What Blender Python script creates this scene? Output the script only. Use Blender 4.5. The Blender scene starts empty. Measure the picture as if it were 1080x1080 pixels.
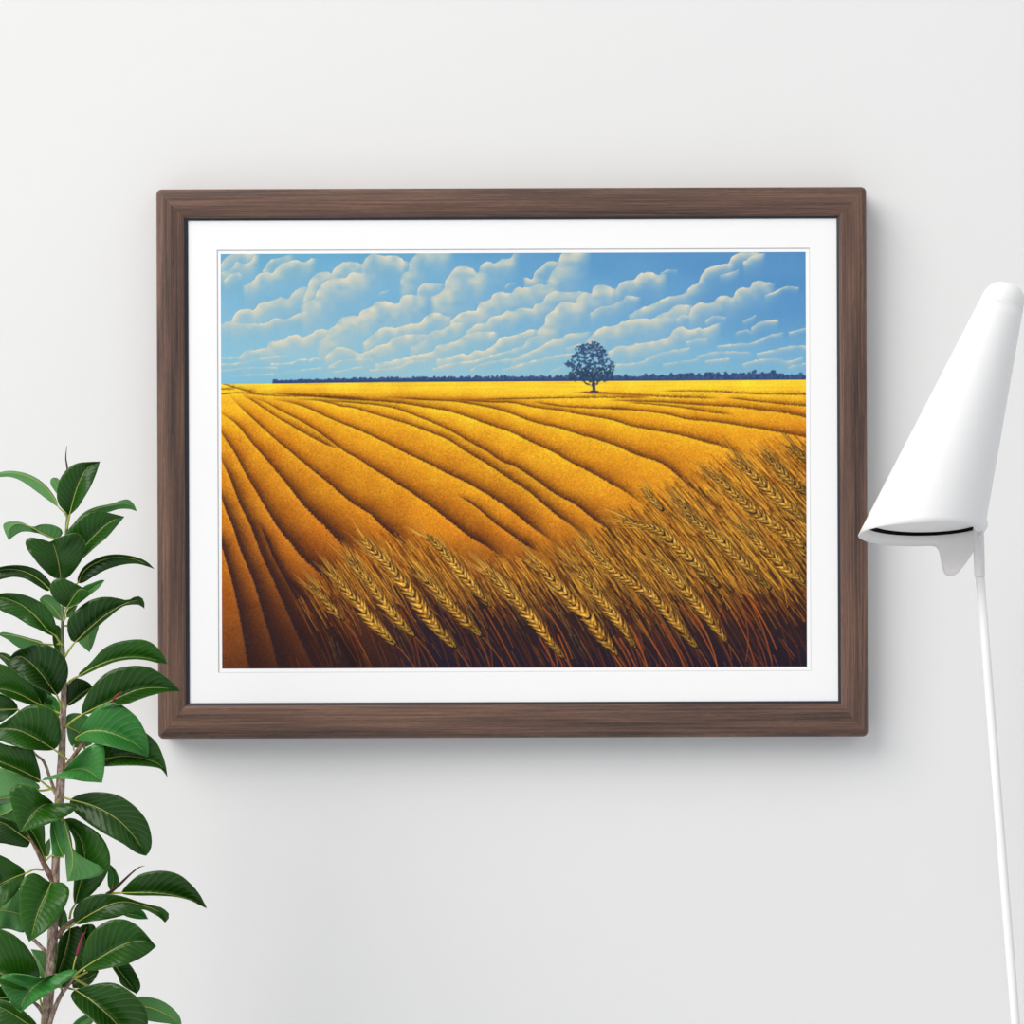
import bpy, bmesh, math, random
import numpy as np
from mathutils import Vector, Matrix

# ------------------------------------------------------------------ basics
S = bpy.context.scene
COL = S.collection
random.seed(7)
PI = math.pi
DCAM = 2.642                   # camera to wall (m); 1 photo pixel = 1 mm at 2.60 m
ZC = 1.09                      # camera height


def at(px, py, d):
    """photo pixel -> world point standing d metres in front of the wall"""
    k = (DCAM - d) / 2600.0
    return Vector(((px - 540) * k, -d, ZC - (py - 540) * k))


def lin(c):
    out = []
    for v in c[:3]:
        v = v / 255.0
        out.append(v / 12.92 if v <= 0.04045 else ((v + 0.055) / 1.055) ** 2.4)
    return (out[0], out[1], out[2], 1.0)


def empty(name, loc, label, cat, group=None):
    o = bpy.data.objects.new(name, None)
    COL.objects.link(o)
    o.location = loc
    o.empty_display_size = 0.05
    o['label'] = label
    o['category'] = cat
    if group:
        o['group'] = group
    return o


def mesh_obj(name, verts, faces, mats, parent=None, smooth=True, local=True, uvs=None, label=None):
    me = bpy.data.meshes.new(name)
    me.from_pydata([tuple(v) for v in verts], [], faces)
    me.update()
    for m in (mats if isinstance(mats, (list, tuple)) else [mats]):
        me.materials.append(m)
    if smooth:
        me.polygons.foreach_set('use_smooth', [True] * len(me.polygons))
    if uvs is not None:
        ul = me.uv_layers.new(name='UVMap')
        for lp in me.loops:
            ul.data[lp.index].uv = uvs[lp.vertex_index]
    o = bpy.data.objects.new(name, me)
    COL.objects.link(o)
    if parent is not None:
        o.parent = parent
        if not local:                       # verts were given in world space
            o.matrix_parent_inverse = Matrix.Identity(4)
            inv = world_of(parent).inverted()
            me.transform(inv)
    if label:
        o['label'] = label
    return o


def world_of(o):
    m = Matrix.LocRotScale(o.location, o.rotation_euler, o.scale)
    return m if o.parent is None else world_of(o.parent) @ m


def cr(pts, n):
    """Catmull-Rom resample of a polyline to n points, chord-length spaced"""
    P = np.array(pts, float)
    if len(P) == 2:
        t = np.linspace(0, 1, n)[:, None]
        return P[0] * (1 - t) + P[1] * t
    seg = np.linalg.norm(np.diff(P, axis=0), axis=1)
    s = np.concatenate([[0], np.cumsum(np.maximum(seg, 1e-9))])
    T = np.zeros_like(P)
    for i in range(len(P)):
        a, b = max(i - 1, 0), min(i + 1, len(P) - 1)
        T[i] = (P[b] - P[a]) / (s[b] - s[a])
    out = []
    for q in np.linspace(0, s[-1], n):
        i = min(int(np.searchsorted(s, q, side='right')) - 1, len(P) - 2)
        h = s[i + 1] - s[i]
        u = (q - s[i]) / h
        h00, h10 = 2*u**3 - 3*u**2 + 1, u**3 - 2*u**2 + u
        h01, h11 = -2*u**3 + 3*u**2, u**3 - u**2
        out.append(h00*P[i] + h10*h*T[i] + h01*P[i+1] + h11*h*T[i+1])
    return np.array(out)


def tube(pts, radii, seg=10):
    """closed tube along 3-D points"""
    P = [Vector(p) for p in pts]
    n = len(P)
    verts, faces = [], []
    up = Vector((0, 1, 0))
    for i in range(n):
        t = (P[min(i + 1, n - 1)] - P[max(i - 1, 0)]).normalized()
        a = t.cross(up)
        if a.length < 1e-4:
            a = t.cross(Vector((1, 0, 0)))
        a.normalize()
        b = t.cross(a).normalized()
        for k in range(seg):
            w = 2 * PI * k / seg
            verts.append(P[i] + (a * math.cos(w) + b * math.sin(w)) * radii[i])
    for i in range(n - 1):
        for k in range(seg):
            k2 = (k + 1) % seg
            faces.append((i*seg + k, i*seg + k2, (i+1)*seg + k2, (i+1)*seg + k))
    faces.append(tuple(range(seg - 1, -1, -1)))
    faces.append(tuple(range((n-1)*seg, n*seg)))
    return verts, faces


# ------------------------------------------------------------------ materials
def mat(name, col=(200, 200, 200), rough=0.5, spec=0.5):
    m = bpy.data.materials.new(name)
    m.use_nodes = True
    b = m.node_tree.nodes['Principled BSDF']
    b.inputs['Base Color'].default_value = lin(col)
    b.inputs['Roughness'].default_value = rough
    b.inputs['Specular IOR Level'].default_value = spec
    return m


def nd(m, kind, **kw):
    n = m.node_tree.nodes.new(kind)
    for k, v in kw.items():
        setattr(n, k, v)
    return n


def lk(m, a, b):
    m.node_tree.links.new(a, b)


def bump(m, height, strength, dist=0.001):
    b = nd(m, 'ShaderNodeBump')
    b.inputs['Strength'].default_value = strength
    b.inputs['Distance'].default_value = dist
    lk(m, height, b.inputs['Height'])
    lk(m, b.outputs['Normal'], m.node_tree.nodes['Principled BSDF'].inputs['Normal'])


def ramp(m, fac, stops):
    r = nd(m, 'ShaderNodeValToRGB')
    e = r.color_ramp.elements
    while len(e) < len(stops):
        e.new(0.5)
    for i, (p, c) in enumerate(stops):
        e[i].position = p
        e[i].color = lin(c)
    lk(m, fac, r.inputs['Fac'])
    return r


def noise(m, vec, scale, detail=4, rough=0.55):
    n = nd(m, 'ShaderNodeTexNoise')
    n.inputs['Scale'].default_value = scale
    n.inputs['Detail'].default_value = detail
    n.inputs['Roughness'].default_value = rough
    lk(m, vec, n.inputs['Vector'])
    return n


def mapping(m, src, scale):
    mp = nd(m, 'ShaderNodeMapping')
    mp.inputs['Scale'].default_value = scale
    lk(m, src, mp.inputs['Vector'])
    return mp.outputs['Vector']


def bsdf(m):
    return m.node_tree.nodes['Principled BSDF']


# wall paint: white emulsion with faint trowel relief
M_WALL = mat('white_wall_paint', (231, 231, 230), 0.8, 0.15)
tc = nd(M_WALL, 'ShaderNodeTexCoord')
n1 = noise(M_WALL, tc.outputs['Object'], 9, 5, 0.6)
n2 = noise(M_WALL, tc.outputs['Object'], 55, 3, 0.5)
ma = nd(M_WALL, 'ShaderNodeMath', operation='MULTIPLY_ADD')
lk(M_WALL, n2.outputs['Fac'], ma.inputs[0])
ma.inputs[1].default_value = 0.18
lk(M_WALL, n1.outputs['Fac'], ma.inputs[2])
bump(M_WALL, ma.outputs[0], 0.16, 0.004)

M_FLOOR = mat('pale_floor', (197, 201, 207), 0.5, 0.3)
tc = nd(M_FLOOR, 'ShaderNodeTexCoord')
n1 = noise(M_FLOOR, tc.outputs['Object'], 3, 4)
r = ramp(M_FLOOR, n1.outputs['Fac'], [(0.3, (193, 197, 203)), (0.7, (202, 206, 212))])
lk(M_FLOOR, r.outputs['Color'], bsdf(M_FLOOR).inputs['Base Color'])

# walnut of the frame: UV u = along the rail (m), v = across
M_WOOD = mat('walnut_wood', (95, 74, 65), 0.42, 0.3)
uvn = nd(M_WOOD, 'ShaderNodeUVMap')
nw = noise(M_WOOD, mapping(M_WOOD, uvn.outputs['UV'], (2.2, 60, 1)), 1.0, 3, 0.5)      # broad figure
nf = noise(M_WOOD, mapping(M_WOOD, uvn.outputs['UV'], (9, 520, 1)), 1.0, 4, 0.6)       # fine streaks
npn = noise(M_WOOD, mapping(M_WOOD, uvn.outputs['UV'], (90, 1500, 1)), 1.0, 2, 0.5)    # pores
m1 = nd(M_WOOD, 'ShaderNodeMath', operation='MULTIPLY_ADD')
lk(M_WOOD, nf.outputs['Fac'], m1.inputs[0]); m1.inputs[1].default_value = 0.42
m2 = nd(M_WOOD, 'ShaderNodeMath', operation='MULTIPLY')
lk(M_WOOD, nw.outputs['Fac'], m2.inputs[0]); m2.inputs[1].default_value = 0.50
lk(M_WOOD, m2.outputs[0], m1.inputs[2])
m3 = nd(M_WOOD, 'ShaderNodeMath', operation='MULTIPLY_ADD')
lk(M_WOOD, npn.outputs['Fac'], m3.inputs[0]); m3.inputs[1].default_value = 0.16
lk(M_WOOD, m1.outputs[0], m3.inputs[2])
r = ramp(M_WOOD, m3.outputs[0], [(0.42, (62, 49, 45)), (0.50, (86, 66, 58)), (0.56, (101, 77, 66)), (0.66, (128, 97, 81))])
lk(M_WOOD, r.outputs['Color'], bsdf(M_WOOD).inputs['Base Color'])
bump(M_WOOD, nf.outputs['Fac'], 0.12, 0.0006)

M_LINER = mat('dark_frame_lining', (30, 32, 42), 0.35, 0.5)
M_MAT = mat('white_mount_card', (246, 246, 246), 0.85, 0.2)
tc = nd(M_MAT, 'ShaderNodeTexCoord')
wv = noise(M_MAT, mapping(M_MAT, tc.outputs['Object'], (250, 1, 700)), 1.0, 2)
wh = noise(M_MAT, mapping(M_MAT, tc.outputs['Object'], (700, 1, 250)), 1.0, 2)
mx = nd(M_MAT, 'ShaderNodeMath', operation='MAXIMUM')
lk(M_MAT, wv.outputs['Fac'], mx.inputs[0]); lk(M_MAT, wh.outputs['Fac'], mx.inputs[1])
bump(M_MAT, mx.outputs[0], 0.25, 0.0006)
M_CORE = mat('grey_card_core', (206, 206, 206), 0.8, 0.2)
M_PAPER = mat('white_print_paper', (247, 247, 247), 0.8, 0.2)
M_BACK = mat('brown_backing_board', (120, 95, 70), 0.8, 0.2)

M_PAINT = mat('printed_paint', (255, 255, 255), 0.7, 0.12)
ca = nd(M_PAINT, 'ShaderNodeVertexColor', layer_name='Ink')
lk(M_PAINT, ca.outputs['Color'], bsdf(M_PAINT).inputs['Base Color'])

M_WHITE = mat('white_powder_coat', (242, 242, 241), 0.45, 0.3)
tc = nd(M_WHITE, 'ShaderNodeTexCoord')
nn = noise(M_WHITE, tc.outputs['Object'], 900, 2)
bump(M_WHITE, nn.outputs['Fac'], 0.03, 0.0003)
M_INNER = mat('matt_white_inner_enamel', (238, 235, 232), 0.7, 0.2)
M_SLEEVE = mat('pale_grey_plastic', (229, 227, 226), 0.5, 0.3)
M_BLACK = mat('gap_shadow_black', (6, 6, 6), 0.8, 0.1)  # near-black colour stands for the shadow in the reflector gap

# rubber plant
def leaf_mat(name, dark, light, vein, rough, spec):
    m = mat(name, dark, rough, spec)
    uv = nd(m, 'ShaderNodeUVMap')
    sep = nd(m, 'ShaderNodeSeparateXYZ')
    lk(m, uv.outputs['UV'], sep.inputs[0])
    ab = nd(m, 'ShaderNodeMath', operation='ABSOLUTE')
    lk(m, sep.outputs['X'], ab.inputs[0])
    # slanted side veins
    a = nd(m, 'ShaderNodeMath', operation='MULTIPLY_ADD')
    lk(m, ab.outputs[0], a.inputs[0]); a.inputs[1].default_value = -0.22
    lk(m, sep.outputs['Y'], a.inputs[2])
    s = nd(m, 'ShaderNodeMath', operation='MULTIPLY')
    lk(m, a.outputs[0], s.inputs[0]); s.inputs[1].default_value = 2 * PI * 13
    si = nd(m, 'ShaderNodeMath', operation='SINE')
    lk(m, s.outputs[0], si.inputs[0])
    pw = nd(m, 'ShaderNodeMapRange')
    pw.inputs['From Min'].default_value = 0.88
    pw.inputs['From Max'].default_value = 1.0
    pw.inputs['To Max'].default_value = 0.20
    lk(m, si.outputs[0], pw.inputs['Value'])
    # leaf to leaf tone and blotches
    oi = nd(m, 'ShaderNodeObjectInfo')
    tcx = nd(m, 'ShaderNodeTexCoord')
    nz = noise(m, tcx.outputs['Object'], 38, 3)
    mm = nd(m, 'ShaderNodeMath', operation='MULTIPLY_ADD')
    lk(m, oi.outputs['Random'], mm.inputs[0]); mm.inputs[1].default_value = 0.55
    ms = nd(m, 'ShaderNodeMath', operation='MULTIPLY')
    lk(m, nz.outputs['Fac'], ms.inputs[0]); ms.inputs[1].default_value = 0.5
    lk(m, ms.outputs[0], mm.inputs[2])
    rp = ramp(m, mm.outputs[0], [(0.15, dark), (0.9, light)])
    mix = nd(m, 'ShaderNodeMix', data_type='RGBA')
    lk(m, pw.outputs[0], mix.inputs[0])
    lk(m, rp.outputs['Color'], mix.inputs[6])
    mix.inputs[7].default_value = lin(vein)
    # thin pale leaf margin
    mg = nd(m, 'ShaderNodeMapRange')
    mg.inputs['From Min'].default_value = 0.95
    mg.inputs['From Max'].default_value = 1.0
    mg.inputs['To Max'].default_value = 0.35
    lk(m, ab.outputs[0], mg.inputs['Value'])
    mix2 = nd(m, 'ShaderNodeMix', data_type='RGBA')
    lk(m, mg.outputs[0], mix2.inputs[0])
    lk(m, mix.outputs[2], mix2.inputs[6])
    mix2.inputs[7].default_value = lin(vein)
    lk(m, mix2.outputs[2], bsdf(m).inputs['Base Color'])
    bump(m, si.outputs[0], 0.10, 0.0012)
    return m

M_LEAF = leaf_mat('glossy_leaf_face', (13, 43, 5), (38, 88, 16), (112, 144, 56), 0.27, 0.28)
M_UNDER = leaf_mat('pale_leaf_underside', (62, 114, 56), (96, 148, 86), (140, 175, 118), 0.5, 0.2)
M_FRESH = leaf_mat('fresh_green_leaf_face', (36, 104, 38), (64, 134, 58), (140, 185, 112), 0.32, 0.3)
M_STALK = mat('yellow_green_stalk', (176, 182, 84), 0.45, 0.3)
M_SHEATH = mat('crimson_bud_sheath', (150, 45, 70), 0.4, 0.3)
M_SHEATHD = mat('dark_red_bud_sheath', (74, 42, 40), 0.45, 0.3)
M_YOUNG = mat('grey_green_young_stem', (110, 122, 92), 0.5, 0.3)

def bark_mat(name, a, b, c):
    m = mat(name, a, 0.8, 0.2)
    t = nd(m, 'ShaderNodeTexCoord')
    z = noise(m, mapping(m, t.outputs['Object'], (420, 420, 160)), 1.0, 4, 0.65)
    rr = ramp(m, z.outputs['Fac'], [(0.35, a), (0.52, b), (0.68, c)])
    lk(m, rr.outputs['Color'], bsdf(m).inputs['Base Color'])
    bump(m, z.outputs['Fac'], 0.4, 0.001)
    return m

M_BARK = bark_mat('speckled_grey_brown_bark', (104, 82, 74), (164, 140, 128), (204, 184, 172))
M_TWIG = bark_mat('brown_twig_bark', (92, 68, 58), (136, 106, 92), (172, 144, 128))
M_POT = mat('white_ceramic', (225, 224, 222), 0.35, 0.4)
M_SOIL = mat('dark_soil', (52, 40, 32), 0.95, 0.1)
tc = nd(M_SOIL, 'ShaderNodeTexCoord')
nn = noise(M_SOIL, tc.outputs['Object'], 160, 5)
bump(M_SOIL, nn.outputs['Fac'], 0.9, 0.006)

# ------------------------------------------------------------------ room
def slab(name, x0, x1, y0, y1, z0, z1, m):
    v = [(x, y, z) for x in (x0, x1) for y in (y0, y1) for z in (z0, z1)]
    f = [(0, 1, 3, 2), (4, 6, 7, 5), (0, 4, 5, 1), (2, 3, 7, 6), (0, 2, 6, 4), (1, 5, 7, 3)]
    o = mesh_obj(name, v, f, m, smooth=False)
    o['kind'] = 'structure'
    return o

slab('wall_back', -4.0, 4.0, 0.0, 0.12, 0.0, 3.6, M_WALL)
slab('floor', -4.0, 4.0, -6.0, 0.12, -0.1, 0.0, M_FLOOR)

# ------------------------------------------------------------------ framed print
ROLL = math.radians(0.2)
FCX, FCY = 540.2, 488.1
HX, HZ = 375.45, 290.7
MM = 0.001
DEEP = 12.0                    # the box frame stands this much further off the wall
frame = empty('picture_frame', ((FCX - 540) * MM, -0.0005, ZC - (FCY - 540) * MM),
              'brown walnut picture frame holding a golden wheat field print, hung on the white wall', 'picture frame')
frame.rotation_euler = (0, -ROLL, 0)
# rail widths: right, top, left, bottom
RW = {'r': 29.3, 't': 31.2, 'l': 30.0, 'b': 35.4}
PROFILE = [(0.0, 0.0), (0.0, 21.5), (0.012, 24.2), (0.05, 26.6), (0.11, 28.2), (0.19, 29.2), (0.30, 29.8), (0.45, 30.0),
           (0.65, 29.95), (0.82, 29.6), (0.93, 29.1), (0.975, 28.6), (1.0, 27.6), (1.0, 17.0)]
RC = 6.0


def corner(sx, sz, f):
    """corner arc centre and radii for profile fraction f"""
    wx = RW['r'] if sx > 0 else RW['l']
    wz = RW['t'] if sz > 0 else RW['b']
    ex, ez = HX - f * wx, HZ - f * wz
    r = max(RC - f * 31.0, 0.25)
    return sx * (ex - r), sz * (ez - r), r


def rail(side, seed):
    # corners visited along the rail, each with its half arc
    order = {'t': [((-1, 1), 135, 90), ((1, 1), 90, 45)], 'r': [((1, 1), 45, 0), ((1, -1), 0, -45)],
             'b': [((1, -1), -45, -90), ((-1, -1), -90, -135)], 'l': [((-1, -1), -135, -180), ((-1, 1), 180, 135)]}[side]
    verts, uvs, faces = [], [], []
    NA = 7
    for (f, h) in PROFILE:
        pts = []
        for ((sx, sz), a0, a1) in order:
            cx, cz, r = corner(sx, sz, f)
            for i in range(NA):
                a = math.radians(a0 + (a1 - a0) * i / (NA - 1))
                pts.append((cx + r * math.cos(a), cz + r * math.sin(a)))
        # straight middle split so the grain has vertices along it
        A, B = pts[NA - 1], pts[NA]
        mid = [(A[0] + (B[0] - A[0]) * q / 12, A[1] + (B[1] - A[1]) * q / 12) for q in range(1, 12)]
        pts = pts[:NA] + mid + pts[NA:]
        for (x, z) in pts:
            verts.append((x * MM, -(h + (DEEP if h > 0 else 0)) * MM, z * MM))
            s = x if side in 'tb' else z
            uvs.append((s * MM + seed * 3.17, f * 0.031 + (30 - h) * MM * 0.6 + seed * 0.73))
    n = len(pts)
    m = len(PROFILE)
    for j in range(m - 1):
        for i in range(n - 1):
            faces.append((j*n + i, j*n + i + 1, (j+1)*n + i + 1, (j+1)*n + i))
    # mitre ends and back
    faces.append(tuple(j*n for j in range(m)))
    faces.append(tuple(j*n + n - 1 for j in range(m - 1, -1, -1)))
    faces.append((0, (m-1)*n, (m-1)*n + n - 1) + tuple(range(n - 2, 0, -1)))
    o = mesh_obj('frame_rail', verts, faces, M_WOOD, frame, uvs=uvs)
    bm = bmesh.new(); bm.from_mesh(o.data)
    bmesh.ops.recalc_face_normals(bm, faces=bm.faces)
    for e in bm.edges:
        if len(e.link_faces) == 2 and e.calc_face_angle(0) > 0.9:
            e.smooth = False
    bm.to_mesh(o.data); bm.free()
    return o

for i, s in enumerate('trbl'):
    rail(s, i + 1)


def ring(name, outer, inner, ho, hi, back, m, parent, label=None):
    """rectangular ring: outer/inner = (x0,x1,z0,z1) mm, front heights ho/hi, thickness down to back"""
    def rc(r, h):
        x0, x1, z0, z1 = r
        h = h + DEEP
        return [(x0*MM, -h*MM, z0*MM), (x1*MM, -h*MM, z0*MM), (x1*MM, -h*MM, z1*MM), (x0*MM, -h*MM, z1*MM)]
    v = rc(outer, ho) + rc(inner, hi) + rc(inner, back) + rc(outer, back)
    f = []
    for k in range(4):
        for i in range(4):
            j = (i + 1) % 4
            f.append((k*4 + i, k*4 + j, ((k+1) % 4)*4 + j, ((k+1) % 4)*4 + i))
    return mesh_obj(name, v, f, m, parent, smooth=False, label=label)


def recalc(o):
    bm = bmesh.new(); bm.from_mesh(o.data)
    bmesh.ops.recalc_face_normals(bm, faces=bm.faces)
    bm.to_mesh(o.data); bm.free()

WIN = (-HX + RW['l'], HX - RW['r'], -HZ + RW['b'], HZ - RW['t'])
VIS = (-341.7, 343.6, -252.7, 257.2)                      # visible mount edge
LINE = (-311.4, 315.4, -221.0, 226.1)                     # mount window
ART = (-307.4, 310.9, -216.5, 221.9)
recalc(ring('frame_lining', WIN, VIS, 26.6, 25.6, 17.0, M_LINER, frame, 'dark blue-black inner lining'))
mt = ring('mount_card', (VIS[0] + .05, VIS[1] - .05, VIS[2] + .05, VIS[3] - .05), LINE, 24.6, 24.6, 22.6, M_MAT, frame, 'white textured mount card')
recalc(mt)
recalc(ring('mount_bevel', LINE, (LINE[0] + .9, LINE[1] - .9, LINE[2] + .9, LINE[3] - .9), 24.6, 23.7, 22.6, M_CORE, mt, 'thin grey bevel line'))


def box(name, x0, x1, z0, z1, h0, h1, m, parent, label=None):
    v = [(x*MM, -(h + DEEP)*MM, z*MM) for x in (x0, x1) for h in (h0, h1) for z in (z0, z1)]
    f = [(0, 1, 3, 2), (4, 6, 7, 5), (0, 4, 5, 1), (2, 3, 7, 6), (0, 2, 6, 4), (1, 5, 7, 3)]
    o = mesh_obj(name, v, f, m, parent, smooth=False, label=label)
    recalc(o)
    return o

sheet = box('art_print', -330, 332, -240, 244, 21.4, 22.5, M_PAPER, frame, 'print of a golden wheat field with a lone tree under a cloudy blue sky')
box('print_margin', LINE[0] + .2, LINE[1] - .2, LINE[2] + .2, LINE[3] - .2, 22.5, 23.5, M_PAPER, sheet)
box('backing_board', WIN[0] - 8, WIN[1] + 8, WIN[2] - 8, WIN[3] + 8, 14.0, 17.0, M_BACK, frame)

# ------------------------------------------------------------------ the painted picture (flat ink on the print)
K = 1.5
W_, H_ = int(round(618.3 * K)), int(round(438.4 * K))
cR, sR = math.cos(ROLL), math.sin(ROLL)


def tx(p):
    """photo pixels -> canvas pixels (arrays n x 2)"""
    P = np.atleast_2d(np.array(p, float))
    dx, dy = P[:, 0] - FCX, P[:, 1] - FCY
    u = dx * cR - dy * sR
    v = dx * sR + dy * cR
    return np.stack([(u - ART[0]) * K, (v + ART[3]) * K], 1)


rng = np.random.default_rng(11)
YY, XX = np.mgrid[0:H_, 0:W_].astype(np.float32)
PXX = XX / K + ART[0] + FCX          # photo-like x,y of each canvas pixel (roll ignored: <1 px)
PYY = YY / K - ART[3] + FCY
C = np.zeros((H_, W_, 3), np.float32)


def smooth_noise(sx, sy, seed):
    g = np.random.default_rng(seed)
    ny, nx = int(H_ / sy) + 3, int(W_ / sx) + 3
    a = g.random((ny, nx)).astype(np.float32)
    y, x = YY / sy, XX / sx
    iy, ix = y.astype(int), x.astype(int)
    fy, fx = y - iy, x - ix
    fy, fx = fy*fy*(3-2*fy), fx*fx*(3-2*fx)
    return (a[iy, ix]*(1-fx) + a[iy, ix+1]*fx)*(1-fy) + (a[iy+1, ix]*(1-fx) + a[iy+1, ix+1]*fx)*fy


def grid_color(xs, ys, table):
    T = np.array(table, np.float32)
    out = np.zeros((H_, W_, 3), np.float32)
    ys = np.array(ys, float); xs = np.array(xs, float)
    j = np.clip(np.searchsorted(ys, PYY[:, 0], side='right') - 1, 0, len(ys) - 2)
    i = np.clip(np.searchsorted(xs, PXX[0, :], side='right') - 1, 0, len(xs) - 2)
    fy = np.clip((PYY[:, 0] - ys[j]) / (ys[j+1] - ys[j]), 0, 1)[:, None, None]
    fx = np.clip((PXX[0, :] - xs[i]) / (xs[i+1] - xs[i]), 0, 1)[None, :, None]
    return ((T[j][:, i]*(1-fx) + T[j][:, i+1]*fx)*(1-fy) + (T[j+1][:, i]*(1-fx) + T[j+1][:, i+1]*fx)*fy).astype(np.float32)


def blend(sl, col, a):
    C[sl] = C[sl] * (1 - a[..., None]) + np.array(col, np.float32) * a[..., None]


def capsule(p0, p1, r0, r1, col, alpha=1.0):
    """anti-aliased tapered stroke in canvas pixels"""
    rm = max(r0, r1) + 1
    x0 = int(max(0, math.floor(min(p0[0], p1[0]) - rm))); x1 = int(min(W_, math.ceil(max(p0[0], p1[0]) + rm) + 1))
    y0 = int(max(0, math.floor(min(p0[1], p1[1]) - rm))); y1 = int(min(H_, math.ceil(max(p0[1], p1[1]) + rm) + 1))
    if x0 >= x1 or y0 >= y1:
        return
    X = XX[y0:y1, x0:x1]; Y = YY[y0:y1, x0:x1]
    dx, dy = p1[0] - p0[0], p1[1] - p0[1]
    L = dx*dx + dy*dy + 1e-9
    t = np.clip(((X - p0[0])*dx + (Y - p0[1])*dy) / L, 0, 1)
    d = np.sqrt((X - p0[0] - t*dx)**2 + (Y - p0[1] - t*dy)**2)
    a = np.clip(r0 + (r1 - r0)*t - d + 0.5, 0, 1) * alpha
    # a stroke thinner than a pixel covers only part of it
    a = a * np.minimum(1.0, 2*(r0 + (r1 - r0)*t))
    blend((slice(y0, y1), slice(x0, x1)), col, a)


def stroke(pts, r0, r1, col, alpha=1.0, raw=False):
    P = pts if raw else tx(pts)
    n = len(P) - 1
    for i in range(n):
        capsule(P[i], P[i+1], r0 + (r1 - r0)*i/n, r0 + (r1 - r0)*(i+1)/n, col, alpha)


# --- sky
C[:] = grid_color([232, 440, 640, 852], [265, 330, 375, 405],
                  [[(110, 174, 206), (106, 168, 205), (96, 154, 200), (84, 142, 194)],
                   [(130, 184, 212), (122, 178, 212), (108, 166, 208), (92, 150, 200)],
                   [(142, 196, 216), (140, 194, 214), (128, 184, 212), (114, 172, 210)],
                   [(128, 188, 214), (154, 200, 212), (150, 196, 208), (130, 184, 210)]])
C += ((smooth_noise(60, 26, 3) - 0.5) * 10)[..., None] * np.array([1, .8, .6], np.float32)

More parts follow.
